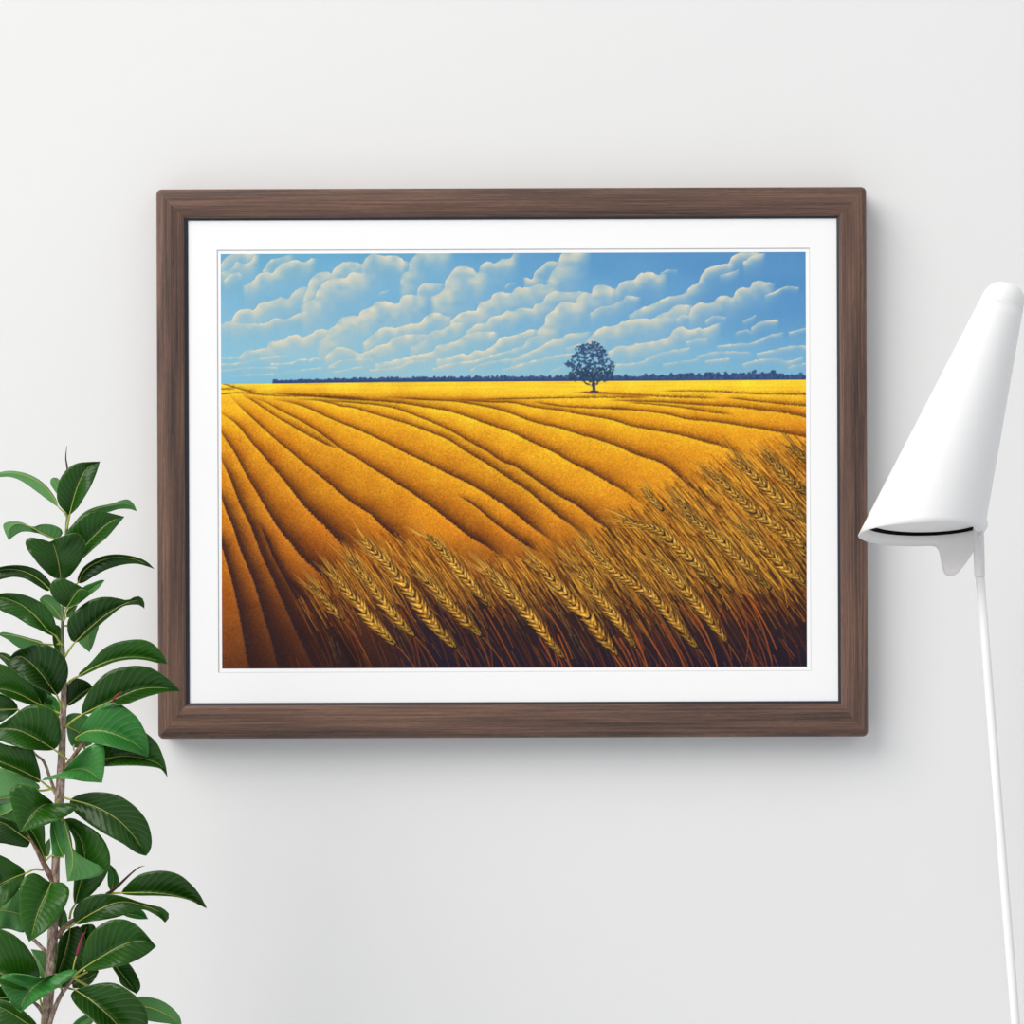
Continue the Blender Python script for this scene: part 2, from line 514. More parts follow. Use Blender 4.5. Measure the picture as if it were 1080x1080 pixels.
CLOUDS = [  # (fade depth, strength, contour of the lit upper edge, left to right)
 (16, .6, [(232,279),(239,270),(248,267),(267,267)]),
 (14, .6, [(233,287),(245,281),(249,275.5),(255,278),(264,275.5),(268,268)]),
 (5, .9, [(236.7,295),(242,289.6),(251,287),(253,289)]),
 (14, .9, [(256.7,300.7),(267,295),(271.5,289),(279,286.7),(287.5,287),(292,281),(301,276),(313,274),(320,276),(328,272)]),
 (10, .7, [(277,284.4),(282,276),(289,272.6),(296.7,271),(305.5,268)]),
 (20, .6, [(422,300),(423,290),(430,285),(431.5,276),(436,270),(441,266),(470,265)]),
 (20, .75, [(380,288),(382,277.8),(387,270),(393,267),(402,269),(420,270),(425.5,275)]),
 (18, .8, [(348.5,288),(354.4,280.7),(363,276),(372,275.6),(379.6,277.8)]),
 (16, .8, [(504,287.4),(505.8,280.7),(513,276),(522,277),(529,272.6),(538,272),(541,267)]),
 (26, .8, [(577,295.6),(581.5,286.7),(588,279),(589.5,272),(593,266),(612,266)]),
 (14, .6, [(553,292),(561,294),(563.7,286.7),(571,280.7),(577,275.6),(587,275.6)]),
 (9, .95, [(769,276),(770.5,272),(776.5,267.4),(781,266),(799,266)]),
 (7, .8, [(784.6,275.6),(792.8,269.6),(804.6,266.7)]),
 (4, .6, [(697,287.5),(704,284),(714,284)]),
 (20, .75, [(319,315.6),(324,303),(326,295.6),(333.7,288),(342.6,286),(349,288)]),
 (24, .9, [(317.4,321.5),(331,315),(333.7,307.4),(339.6,299),(348.5,294),(357.4,292.6),(365,292),(369,287.4),(381,288)]),
 (14, .75, [(439,311.5),(441,303),(447.8,298.5),(464,299)]),
 (28, .95, [(455,313),(464,308),(468,303),(469.5,295.6),(475,288),(480,282),(487.8,280.7),(496.7,282),(503,288)]),
 (3, .6, [(533,301),(537,298),(543,297)]),
 (3, .5, [(400,308),(409,305)]),
 (14, .95, [(649.6,303),(655.6,297),(669,294),(673,289),(685,286.7),(693,289),(698,289)]),
 (18, 1, [(607.4,319),(608.6,314),(615.6,307.4),(623,309),(626,302),(633,300),(642,301.5),(646,304.5)]),
 (5, .8, [(760,289),(769,287.4),(778,283.7)]),
 (10, .9, [(664,331),(676,324.4),(686.7,320.7),(697,316),(704,313),(721.7,309),(727.6,302),(736.5,297),(739.4,289.6),(745,283),(757,279),(770,277.8)]),
 (13, 1, [(727,330),(729,323.7),(738,319),(747,320),(752.8,317.8),(757,312.6),(766,311.9),(772,314),(776.5,306),(782,303),(790,303),(794,297),(801.7,296),(812,297.8)]),
 (4, .95, [(807.6,311),(816.5,307.4),(825,303),(832.8,301.5),(841.7,303)]),
 (20, .9, [(502,328),(505.6,319),(516,315.6),(519,311),(526,307.4),(538,309),(542.6,304),(547,302.6),(558,303),(563.7,300),(578,300)]),
 (12, .8, [(562,325),(564,320.7),(571,319),(575.6,312),(584,306.7),(596,308),(611,306.7)]),
 (9, .55, [(623,329.6),(632,323.7),(643.7,322),(649.6,318.5),(657,316),(659,312),(672,312.6)]),
 (16, .9, [(243,338),(249,329),(259.6,325),(267,326.7),(273,320),(282,317.8),(289,316),(295,313),(302.6,315),(307,310),(314,304),(321,302)]),
 (10, .7, [(233,342),(240,339),(249,340.7),(279,340.7),(289,335.6),(302.6,336),(310,332),(322,328)]),
 (22, 1, [(566,348),(574,341.5),(575.5,332.6),(583,327.4),(589,320),(596,317.8),(607,320)]),
 (16, .95, [(475,338.5),(485,330.4),(495,327.4),(503,328)]),
 (12, .8, [(534,329),(540,328),(549,324.4),(562,326)]),
 (5, .8, [(714,335.6),(718.7,332),(726,333)]),
 (5, .8, [(744.6,337),(751,332.6),(757,332.6),(764.6,334)]),
 (5, .5, [(784,338),(796,332)]),
 (24, .95, [(334.4,360.7),(343,354.8),(346,347.4),(353,343),(359,335.6),(367.8,332.6),(377,333),(380,328),(390,323.7),(396,318.5),(403,317),(411,319),(419.6,319),(423,313),(431.5,310.4),(440,312)]),
 (12, .85, [(492,349),(502.6,341.5),(511.5,340.7),(517,334),(528,332),(534,327.4),(542,328)]),
 (6, .7, [(792.8,345),(801.7,339),(819.4,337)]),
 (5, .5, [(776,350),(787,347),(792,349)]),
 (16, 1, [(618.5,359),(627,350),(636,344.4),(649.6,343),(655.6,339),(663,337.8),(673,335.6),(688,335.6),(695,331),(705,328),(712.8,321.5),(724.6,321.5)]),
 (16, .9, [(281,366.7),(283,361.5),(292,359),(299.6,357.8),(304,354),(313,353),(319,355.6),(327.8,351.9),(333.7,347.4),(344,347.4)]),
 (12, .85, [(433,366),(446,359),(455,349),(465.5,347.4),(473,343),(485,339)]),
 (14, .95, [(383,360.7),(390,354.8),(399,347.4),(406,344.4),(416.7,346),(421,344.4),(431.5,341.5),(443,340),(447.8,334),(458,329.6),(471,333)]),
 (4, .7, [(832.8,350),(850,345)]),
 (10, .8, [(540,378.5),(562,369),(572.6,363.7),(580,359),(592,356),(597.8,352),(608,351),(620,349)]),
 (7, .8, [(540,367),(552,364),(555,359),(561,355),(572.6,354)]),
 (12, 1, [(642,370),(652.6,364.4),(663,365),(670,362),(683.7,360.7),(695,358.5),(705,354.8),(711,346.7),(718.7,344.4),(726,347.4),(738,345),(741,346.7),(755.7,340.7)]),
 (4, .8, [(724.6,360),(733.5,357),(745,357)]),
 (4, .95, [(757,364.4),(778,362),(792.8,360.7),(801.7,357.8),(812,353),(825,350)]),
 (9, .85, [(252,375.6),(258,369.6),(265.5,369),(280,366.7)]),
 (15, .95, [(375,374),(390,369),(399,363.7),(407.8,362),(413.7,356),(425.5,353),(449,352)]),
 (11, 1, [(343,375.6),(353,366.7),(366,366.7),(377,372)]),
 (11, .95, [(396,383),(419.6,378.5),(439,374),(456.7,370),(459.6,365),(471.5,362),(482,358.5),(490.7,352.6),(504,349.6),(520,350)]),
 (11, 1, [(461,378.5),(473,377),(486,372.6),(493.7,374),(501,369),(508.5,370),(520,363.7),(528,356),(538,354),(550,351),(558,347.4),(562,347.4)]),
 (5, .85, [(798.7,372),(813.5,369),(831,365),(843,363.7),(851,365)]),
 (5, .7, [(735,375),(754,370.4),(778,370.4),(791,371)]),
 (5, .9, [(648,383.7),(673,381.5),(695,372),(710,369),(726,366)]),
 (4, .9, [(744,380),(769,377)]),
 (5, .75, [(784,383),(801.7,378.5),(822,377.8),(830,380.7),(846,376)]),
 (4, .6, [(700,383),(720,380),(736,378)]),
 (4, .6, [(832,386),(851,382)]),
 (5, .8, [(390,389),(416.7,387),(431.5,380.7),(447.8,379)]),
 (5, .9, [(456.7,388),(479,382),(499.6,380),(511.5,376),(530.7,371),(550,366)]),
 (5, .85, [(496.7,389),(505.6,383.7),(530.7,378.5),(552,376)]),
 (5, .8, [(540,386),(559,380.7),(589,374),(603.7,372)]),
 (4, .6, [(530,389),(551,384)]), (4, .6, [(581,391),(596,383)]), (5, .6, [(598,366),(612,362)]),
 (4, .8, [(232,383),(246,383),(267,378.5),(286,375.6),(301,374)]),
 (3, .6, [(233,377),(252,376)]),
 (3, .8, [(286,383),(307,382),(313,379),(323,378.5)]),
 (3, .9, [(326,379),(332,377),(338,378.5)]),
 (4, .8, [(345.5,386),(357,380),(369,378.5),(392,377.8)]),
 (3, .7, [(350,392),(375,387),(388,386)]),
 (3, .5, [(232,390),(262,387),(292,387)]), (3, .4, [(240,395),(280,394),(320,391)]),
 (3, .5, [(300,391),(330,388),(352,386)]),
]
nzA = smooth_noise(4.5, 4.5, 5) - 0.5
nzB = smooth_noise(11, 9, 6) - 0.5
for (h, st, con) in CLOUDS:
    if h <= 5:
        st *= 0.72
    P = cr(con, max(6, len(con) * 4))
    P = tx(P)
    for i in range(1, len(P)):
        P[i, 0] = max(P[i, 0], P[i-1, 0] + 0.05)
    hk = h * K
    x0, x1 = int(max(0, P[0, 0] - 3)), int(min(W_, P[-1, 0] + hk*0.9))
    y0, y1 = int(max(0, P[:, 1].min() - 4)), int(min(H_, P[:, 1].max() + hk*2.2))
    X, Y = XX[y0:y1, x0:x1], YY[y0:y1, x0:x1]
    yc = np.interp(X[0], P[:, 0], P[:, 1])[None, :] + nzA[y0:y1, x0:x1] * 1.8
    d = Y - yc
    # distance to the lit edge
    D = np.full(X.shape, 1e9, np.float32)
    for i in range(len(P) - 1):
        a, b = P[i], P[i+1]
        e = b - a
        t = np.clip(((X - a[0])*e[0] + (Y - a[1])*e[1]) / (e @ e + 1e-9), 0, 1)
        D = np.minimum(D, (X - a[0] - t*e[0])**2 + (Y - a[1] - t*e[1])**2)
    D = np.sqrt(D) + nzA[y0:y1, x0:x1] * 1.2
    inside = np.clip(d + 0.6, 0, 1)
    endf = np.clip((P[-1, 0] + hk*0.45 - X) / (hk*0.75 + 2), 0, 1) * np.clip((X - P[0, 0] + 3) / (hk*0.22 + 2), 0, 1)
    body = inside * np.exp(-np.maximum(d, 0) / (hk*0.85)) * endf * 0.80 * st
    blend((slice(y0, y1), slice(x0, x1)), (150, 189, 206), np.clip(body, 0, 1))
    w = max(1.5, hk * 0.36)
    mid = inside * np.exp(-(np.maximum(D, 0) / (w*1.9))**1.2) * np.clip(endf*1.3, 0, 1) * st
    blend((slice(y0, y1), slice(x0, x1)), (186, 198, 192), np.clip(mid * (0.85 + nzB[y0:y1, x0:x1]*0.9), 0, 1))
    hi = inside * np.exp(-(np.maximum(D, 0) / w)**1.4) * np.clip(endf*1.5, 0, 1) * st
    blend((slice(y0, y1), slice(x0, x1)), (218, 213, 192), np.clip(hi * (0.80 + nzB[y0:y1, x0:x1]*1.2 + nzA[y0:y1, x0:x1]*0.5), 0, 1))
    rim = inside * np.exp(-(np.maximum(D, 0) / 1.3)**2) * np.clip(endf*1.5, 0, 1) * st
    blend((slice(y0, y1), slice(x0, x1)), (238, 229, 204), np.clip(rim * (0.30 + nzB[y0:y1, x0:x1]*1.8), 0, 1))

# --- far tree line and the lone tree
def horizon(x):
    return np.interp(x, [232, 300, 400, 850], [403.6, 403.2, 402.2, 401.2])

for x in np.arange(288, 852, 0.8):
    b = horizon(x)
    hgt = np.interp(x, [288, 300, 330, 450, 560, 700, 780, 800, 815, 822, 838, 851], [3, 2.2, 3.2, 4.6, 5.5, 7.5, 9, 11.5, 11.5, 7, 9.5, 6])
    hgt *= 0.80 + 0.20*math.sin(x*(0.9 if x < 640 else 0.42) + 2.5*math.sin(x*0.23)) + (0.25 if x < 640 else 0.12)*rng.random()
    for q in range(5):
        y = b - hgt * (rng.random()**0.9 if q else 0.5)
        g = rng.random()
        c = (44 + 30*g, 66 + 32*g, 112 + 26*g)
        p = tx([(x + rng.normal()*0.8, y)])[0]
        rr = 1.5 if x < 640 else 2.3
        capsule((p[0], p[1] + rr - 1.5), (p[0], p[1] + rr), rr, rr*0.9, c, 0.85)
stroke([(288, 403.0), (400, 401.6), (850, 400.6)], 1.5, 2.0, (46, 68, 116), 0.95)

# --- field
GX = [233, 340, 450, 560, 670, 780, 852]
GY = [402, 430, 470, 520, 560, 600, 640, 705]
FIELD = grid_color(GX, GY, [
    [(254, 216, 52)]*7,
    [(244, 182, 32), (245, 187, 35), (247, 194, 38), (248, 196, 38), (247, 192, 36), (243, 180, 34), (238, 172, 34)],
    [(224, 152, 28), (228, 158, 30), (232, 166, 31), (236, 172, 32), (236, 170, 32), (230, 160, 32), (220, 145, 36)],
    [(206, 132, 26), (216, 145, 28), (220, 148, 28), (226, 156, 30), (224, 150, 30), (200, 128, 34), (180, 115, 36)],
    [(190, 114, 26), (198, 118, 26), (208, 130, 26), (206, 128, 28), (172, 112, 30), (150, 98, 32), (140, 90, 32)],
    [(176, 100, 24), (160, 88, 24), (128, 72, 26), (130, 74, 26), (108, 66, 28), (98, 62, 28), (90, 58, 28)],
    [(150, 82, 24), (104, 54, 26), (46, 30, 34), (50, 32, 32), (58, 38, 30), (52, 34, 30), (48, 32, 30)],
    [(96, 52, 28), (76, 40, 26), (34, 26, 42), (33, 26, 42), (34, 26, 40), (33, 26, 42), (32, 26, 42)]])
under = np.clip((PYY - horizon(PXX)) * K + 0.5, 0, 1)
C = C * (1 - under[..., None]) + FIELD * np.array([1.03, 1.0, 1.0], np.float32) * under[..., None]
fl = np.clip((PYY - 402) / 20, 0, 1)
# fine horizontal streaks near the horizon
C *= 1 + (under * (1 - fl) * (smooth_noise(70, 1.6, 8) - 0.5) * 0.14)[..., None]

FURROWS = [  # (steep?, line width px, shade width px, points from far to near)
 (0, .5, 2, [(233,410),(249,410.4)]), (0, .7, 2, [(233,404),(245,408),(262.6,413),(271,413.5)]),
 (0, .5, 2.5, [(233,415.5),(252,414),(289,417),(336.7,418),(390,421)]),
 (0, .5, 2, [(695,412),(754,412.6),(791,415),(851,416)]),
 (0, .8, 4, [(766,419),(799,423),(828,426),(851,428)]),
 (0, 1., 6, [(640,422),(695,423.7),(739,426.7),(776.5,429),(806,432.6),(828,435),(851,440)]),
 (0, .7, 4, [(660,424),(695,426.7),(724.6,430.4),(754,435),(775,437)]),
 (0, .5, 3, [(600,413.8),(640,414.6),(700,418),(760,420)]),
 (0, .5, 3, [(500,421),(560,420),(620,419),(690,419)]),
 (0, .6, 4, [(560,423),(592,428),(632,430.4),(666,432)]),
 (0, 1., 8, [(632,430),(666,432),(700,436),(724.6,441.5),(754,444.4),(784,449),(813.5,454),(851,461)]),
 (0, 1., 10, [(470,420.6),(493.7,422),(516,423.7),(540,424.4),(562,429),(592,433),(614,437),(643.7,442),(666,449),(688,453),(717,458.5),(739.4,464.4),(758.7,469.6),(778,477),(799,490)]),
 (0, 1.1, 12, [(400,418.5),(409,419),(449,421.5),(479,423),(502.6,426.7),(523,431),(538,435.5),(562,444.4),(589,451),(611,457.8),(632,463.7),(652.6,471),(673,480),(695,487),(707,495),(724.6,511),(744,529),(757,543.7)]),
 (0, 1.1, 13, [(271.5,413.5),(319,417),(363,420.7),(390,422),(419.6,424.4),(449,429),(471.5,433),(490.7,438.5),(511.5,446),(532,453),(540,456),(562,466.7),(584.4,477),(602,487.4),(623,497.8),(643.7,509.6),(660,519),(690,540)]),
 (0, 1.1, 11, [(333,421.5),(390,426),(415,430),(439,438.5),(461,447.4),(479,456),(493.7,465),(513,475.5),(530.7,487.4),(540,490),(562,503.7),(584.4,520),(606.7,532),(623,545),(640.7,558.5),(666,578)]),
 (0, 1.1, 10, [(310,421),(333.7,422),(348.5,425),(359,428),(372,429.6),(390,435),(412,441.5),(431.5,447.4),(452,455),(473,463.7),(490.7,475.5),(508.5,486),(530.7,500.7),(540,506.7),(557.8,518.5),(577,535),(592,546.7),(606.7,557),(625,570)]),
 (0, 1., 9, [(482,521.5),(502.6,535),(523,552.6),(538,563),(550,572),(570,584)]),
 (0, 1.2, 16, [(285,420.7),(304,423.7),(323,429.6),(342.6,438.5),(360,446),(378,453),(390,458.5),(407.8,467),(427,477),(449,487.4),(471.5,499),(490.7,508),(511.5,520),(530.7,532),(540,539),(555,551),(574,565),(590,577)]),
 (0, 1.2, 16, [(264,419),(279,423.7),(295,432.6),(313,441.5),(330.7,452),(347,463.7),(363,475.5),(378,484),(390,492),(409,503.7),(430,517),(449,530),(467,543.7),(480,554),(493.7,565),(516,578),(538,596)]),
 (0, .9, 8, [(253.7,416),(265.5,422),(285,435.5),(304,447),(325,459),(342.6,468),(358,474)]),
 (0, 1.3, 18, [(240.4,416),(253.7,429.6),(271.5,446),(289,462),(307,477),(326,493),(348.5,511),(370.7,530),(390,542),(402,554),(415,565),(433,578),(447,588)]),
 (1, 1.5, 18, [(228,431),(233,435.5),(247.8,446),(264,465),(282,486),(304,512.6),(322,535),(343,556),(356,570),(372,586)]),
 (1, 1.6, 18, [(228,444),(233,456),(245,474),(259.6,500.7),(274.4,526),(292,555),(304,570),(319,588.5),(336,604),(352,624)]),
 (1, 2.8, 16, [(229,474),(233,484.5),(242,503.7),(252,530),(264.5,556),(274.4,582.6),(287.8,612),(301,642),(313,668.5),(331,706)]),
 (1, 2.2, 9, [(272,550),(279,566),(289,590),(301,612),(319,646),(336.7,680),(349,706)]),
 (1, 3.4, 15, [(228,510),(233,524.5),(239,541),(245,555),(252,576.7),(267,613.7),(279,653.7),(287.8,683),(293,706)]),
 (1, 3.6, 15, [(228,556),(233.7,576.7),(243,609),(250.7,642),(256.7,676),(262,706)]),
 (1, 2.0, 9, [(302,610),(325,640),(345,672),(362,706)]),
 (1, 1.2, 7, [(322,622),(345,655),(368,706)]),
]
gr1 = rng.normal(size=(H_, W_)).astype(np.float32)
gr2 = (gr1 + np.roll(gr1, 1, 0) + np.roll(gr1, 1, 1) + np.roll(np.roll(gr1, 1, 0), 1, 1)) * 0.5
jit = gr2 * 0.55
for (steep, lw, sw, pts) in FURROWS:
    P = tx(cr(pts, len(pts) * 6))
    if steep:
        tpar, off = P[:, 1], P[:, 0]
        xc = np.interp(YY[:, 0], tpar, off)
        sl = np.gradient(xc)
        d = (XX - xc[:, None]) / np.sqrt(1 + sl**2)[:, None]      # + = right side (upper right)
        T = YY
    else:
        yc = np.interp(XX[0], P[:, 0], P[:, 1])
        sl = np.gradient(yc)
        d = -(YY - yc[None, :]) / np.sqrt(1 + sl**2)[None, :]
        T = XX
        tpar = P[:, 0]
    span = tpar[-1] - tpar[0]
    along = np.clip((T - tpar[0]) / span, 0, 1)
    fade = np.clip((T - tpar[0]) / (span*0.10 + 2) + (tpar[0] < 1), 0, 1) * np.clip((tpar[-1] - T) / (span*0.10 + 6) + (tpar[-1] > (H_ if steep else W_) - 3), 0, 1)
    # lines swell towards the viewer
    g = np.clip(0.35 + 0.9*along, 0.35, 1.15)
    if steep:
        g = 0.55 + 1.35*along**1.5
    d = d + jit * g
    lwK, swK = lw*K*g, sw*K*g
    # warm brown shade building up towards the line on its upper right side
    sh = np.where(d > 0, np.exp(-(np.maximum(d, 0) / (swK*0.85))**1.15), 0) * fade * under
    low = np.clip((PYY - 430) / 130, 0, 1)
    ks = (sh*(0.62 + 0.30*low)*min(1.0, lw*lw + 0.1))[..., None]
    C = C * (1 - ks) + C * (np.array([0.76, 0.52, 0.42], np.float32)*(1 - low[..., None]) + np.array([0.45, 0.34, 0.48], np.float32)*low[..., None]) * ks
    core = np.where(d > 0, np.exp(-(np.maximum(d, 0) / (lwK*2.6 + 0.4))**1.2), np.clip(1 + d/1.2, 0, 1)) * fade * under
    dk = np.array([92, 56, 24], np.float32) * (1 - low[..., None]) + np.array([52, 33, 36], np.float32) * low[..., None]
    C = C * (1 - (core*0.86)[..., None]) + dk * (core*0.86)[..., None]
    # lit lip on the lower left side
    lip = np.where(d < 0, np.exp(-np.maximum(-d - 0.5, 0) / (swK*0.40)), 0) * fade * under
    warm = np.clip(C * 1.13 + np.array([10, 12, 4], np.float32), 0, 255)
    wl = lip * (0.62 - 0.30*np.clip((PYY - 560)/120, 0, 1))
    C = C * (1 - wl[..., None]) + warm * wl[..., None]
# stipple
C *= 1 + (under * (0.012 + 0.034*np.clip((PYY - 405)/60, 0, 1)) * (gr2*0.6 + gr1*0.7))[..., None]
# warm blotches
C *= 1 + (under * (smooth_noise(26, 18, 21) - 0.5) * 0.12)[..., None] * np.array([0.5, 1.0, 1.0], np.float32)

# lone tree: shade on the field, trunk, crown
for q in range(60):
    x = 612 + rng.random()*62
    y = 413.2 + (x - 612)*0.07 + rng.normal()*0.7
    stroke([(x, y), (x + 9, y + 0.6)], 0.8, 0.6, (196, 112, 30), 0.30)
stroke([(616, 413), (640, 413.6)], 1.2, 0.8, (120, 66, 40), 0.7)
stroke([(625.4, 399), (625.6, 405), (626.3, 412)], 2.8, 2.4, (46, 66, 92), 1)
stroke([(622.5, 412.6), (626, 412), (630, 412.8)], 1.4, 1.4, (44, 58, 78), 1)
GAPS = [(616, 385), (629, 380), (642, 382), (607, 384), (620, 374), (627, 371), (613, 374), (602, 388), (633, 386), (640, 376)]
crown = [(622, 384, 15), (610, 378, 8), (634, 376, 9), (621, 369, 8), (606, 389, 8), (640, 388, 8), (628, 367, 7), (613, 369, 6), (601, 383, 5), (644, 384, 4),
         (624, 394, 13), (610, 396, 7), (638, 395, 8), (602, 396, 5), (598, 383, 3), (645, 391, 4), (626, 363, 4), (617, 365, 5), (636, 367, 4)]
for (cx, cy, rr) in crown:
    for q in range(int(rr*rr*0.62)):
        a = rng.random()*2*PI; r_ = rr*math.sqrt(rng.random())
        x, y = cx + r_*math.cos(a), cy + r_*math.sin(a)*0.9
        if min((x-gx)**2 + (y-gy)**2*1.2 for gx, gy in GAPS) < 4.6:
            continue
        g = rng.random()
        base = (44 + 26*g, 70 + 26*g, 104 + 28*g) if y < 388 else (40 + 20*g, 62 + 22*g, 90 + 20*g)
        p = tx([(x, y)])[0]
        e = rng.normal(size=2)*1.1
        capsule(p, (p[0] + e[0], p[1] + e[1]), 1.5, 1.0, base, 0.9)
stroke([(625.4, 398), (620, 392), (612, 387)], 1.2, 0.5, (40, 56, 84), 0.8)
stroke([(625.6, 397), (632, 390), (639, 385)], 1.2, 0.5, (40, 56, 84), 0.8)

# --- wheat: blades and straw following the lean of the crop
TOPX = [233, 300, 322, 345, 375, 440, 470, 500, 550, 590, 620, 650, 690, 740, 780, 852]
TOPY = [720, 640, 612, 592, 562, 556, 572, 588, 576, 564, 556, 536, 514, 482, 468, 456]


def lean(x, y):
    """direction of the straw (down-right)"""
    a = np.interp(y, [450, 560, 640, 705], [47, 51, 58, 66])
    return math.radians(a + np.interp(x, [300, 560, 850], [3, 0, -1]))


def pick(y, x):
    low = np.clip((y - 600) / 60, 0, 1)
    r = rng.random()
    if r < 0.40 - 0.18*low:
        c = np.array([234, 164, 46])*(1 - low) + np.array([150, 74, 24])*low
    elif r < 0.66:
        c = np.array([154, 84, 24])*(1 - low) + np.array([100, 48, 26])*low
    else:
        c = np.array([58, 32, 18])*(1 - low) + np.array([32, 24, 38])*low
    return c * (0.85 + 0.3*rng.random())

for q in range(6800):
    x = 300 + rng.random()*555
    top = np.interp(x, TOPX, TOPY)
    y = top - 6 + rng.random()*(712 - top)
    if y > 632 and rng.random() < np.clip((y - 626)/16, 0, 0.93):
        continue
    # the right half is combed thick, the left half is only sparse around the ears
    if x < 600 and rng.random() < 0.45:
        continue
    edge = np.clip((y - top + 6) / 14, 0.12, 1)
    L = 14 + rng.random()*26
    a = lean(x, y) + rng.normal()*0.045
    cv = rng.normal()*0.07
    pts = [(x + L*t*math.cos(a + cv*t), y + L*t*math.sin(a + cv*t)) for t in (0, .35, .7, 1)]
    stroke(pts, 0.35 + 0.25*rng.random(), 0.5, pick(y, x), 0.85*edge)

# crisp bright and dark hairs over the straw
for q in range(3600):
    x = 330 + rng.random()*525
    top = np.interp(x, TOPX, TOPY)
    y = top + rng.random()*min(150, 690 - top)
    if x < 600 and rng.random() < 0.5:
        continue
    low = np.clip((y - 600) / 60, 0, 1)
    if rng.random() < 0.75*low:
        continue
    L = 10 + rng.random()*22
    a = lean(x, y) + rng.normal()*0.05
    pts = [(x + L*t*math.cos(a), y + L*t*math.sin(a)) for t in (0, 1)]
    edge = np.clip((y - top) / 16, 0.1, 1)
    dk_ = q % 2
    stroke(pts, 0.5, 0.35, (36, 24, 20) if dk_ else np.array([252, 190, 68])*(1 - 0.45*low), (0.80 if dk_ else 0.72)*edge)

# long straws running to the lower edge
for q in range(120):
    x = 325 + rng.random()*530
    y = np.interp(x, [330, 450, 560, 700, 780, 850], [622, 640, 640, 640, 612, 606]) + rng.random()*36
    a = lean(x, y) + rng.normal()*0.06 - 0.04
    L = 60 + rng.random()*50
    cv = 0.20 + rng.normal()*0.09
    pts = [(x + L*t*math.cos(a + cv*t), y + L*t*math.sin(a + cv*t)) for t in np.linspace(0, 1, 8)]
    g = rng.random()**1.5
    c = np.array([88, 42, 28])*(1 - g) + np.array([186, 92, 32])*g
    if x < 560:
        c = c * (0.55 + 0.35*rng.random())
    stroke(pts, 0.7 + 0.5*g, 0.6, c, 0.5 + 0.45*g)

EARS = [  # (half width px, brightness, axis from the awns to the stalk end)
 (4.2, .80, [(835,472),(843,478),(853,486)]),
 (5.0, .85, [(804.6,477),(822,495),(837,509.6),(853,521)]),
 (5.2, .95, [(769,478.5),(787,495),(804.6,511),(821,526),(837,537.8),(853,552)]),
 (4.0, .98, [(680,517),(689,527),(698,537)]),
 (5.6, .95, [(744,496),(761.7,509.6),(781,526),(795.7,539),(812,551),(824,559),(832.8,566),(841.7,572),(853,583)]),
 (5.2, .92, [(707,521.5),(721.7,536),(734,550),(747,560),(761.7,572),(775,585.5),(791,600),(810,619)]),
 (5.2, .92, [(778,554),(798.7,570.7),(813.5,585.5),(828,599),(843,610.7),(853,621)]),
 (5.2, .95, [(650,545),(672,552),(695,560),(714,577),(733,594),(757,619)]),
 (5.6, .95, [(611,569),(629,584),(643.7,600),(666,613.7),(685,627),(700,642),(716,661),(733,681)]),
 (5.4, .95, [(682,584),(698,596),(712.8,612),(727.6,628.5),(742,645),(754,661),(767,678)]),
 (5.0, .95, [(595,591.5),(609.6,605),(623,619.6),(636,636),(649.6,652),(669,682)]),
 (6.2, 1.0, [(557.8,588.5),(577,605),(592,622.6),(606.7,639),(620,652),(632,668.5),(651,692)]),
 (5.4, 1.0, [(506,597),(523,612),(541,630),(555,646),(569.6,662.6),(584,682),(593,692)]),
 (5.0, 1.0, [(445,562),(461,575),(476,591.5),(487.8,606),(501,621),(514,637)]),
 (4.8, .95, [(434,600),(456.7,619.6),(473,637),(486,650.7),(507,671)]),
 (6.2, 1.0, [(375,563),(390,578),(406,593),(419.6,609),(436,628.5),(449,647.8),(464,665.5),(480,684)]),
 (5.0, 1.0, [(365,585),(378,602),(390,616),(405,637),(419.6,653.7),(435,669)]),
 (5.2, 1.0, [(343,599),(363,621),(378,637),(390,652.5),(399,662.6),(416,679)]),
 (4.0, .9, [(325,615),(336,626),(348,640),(360,653)]),
]


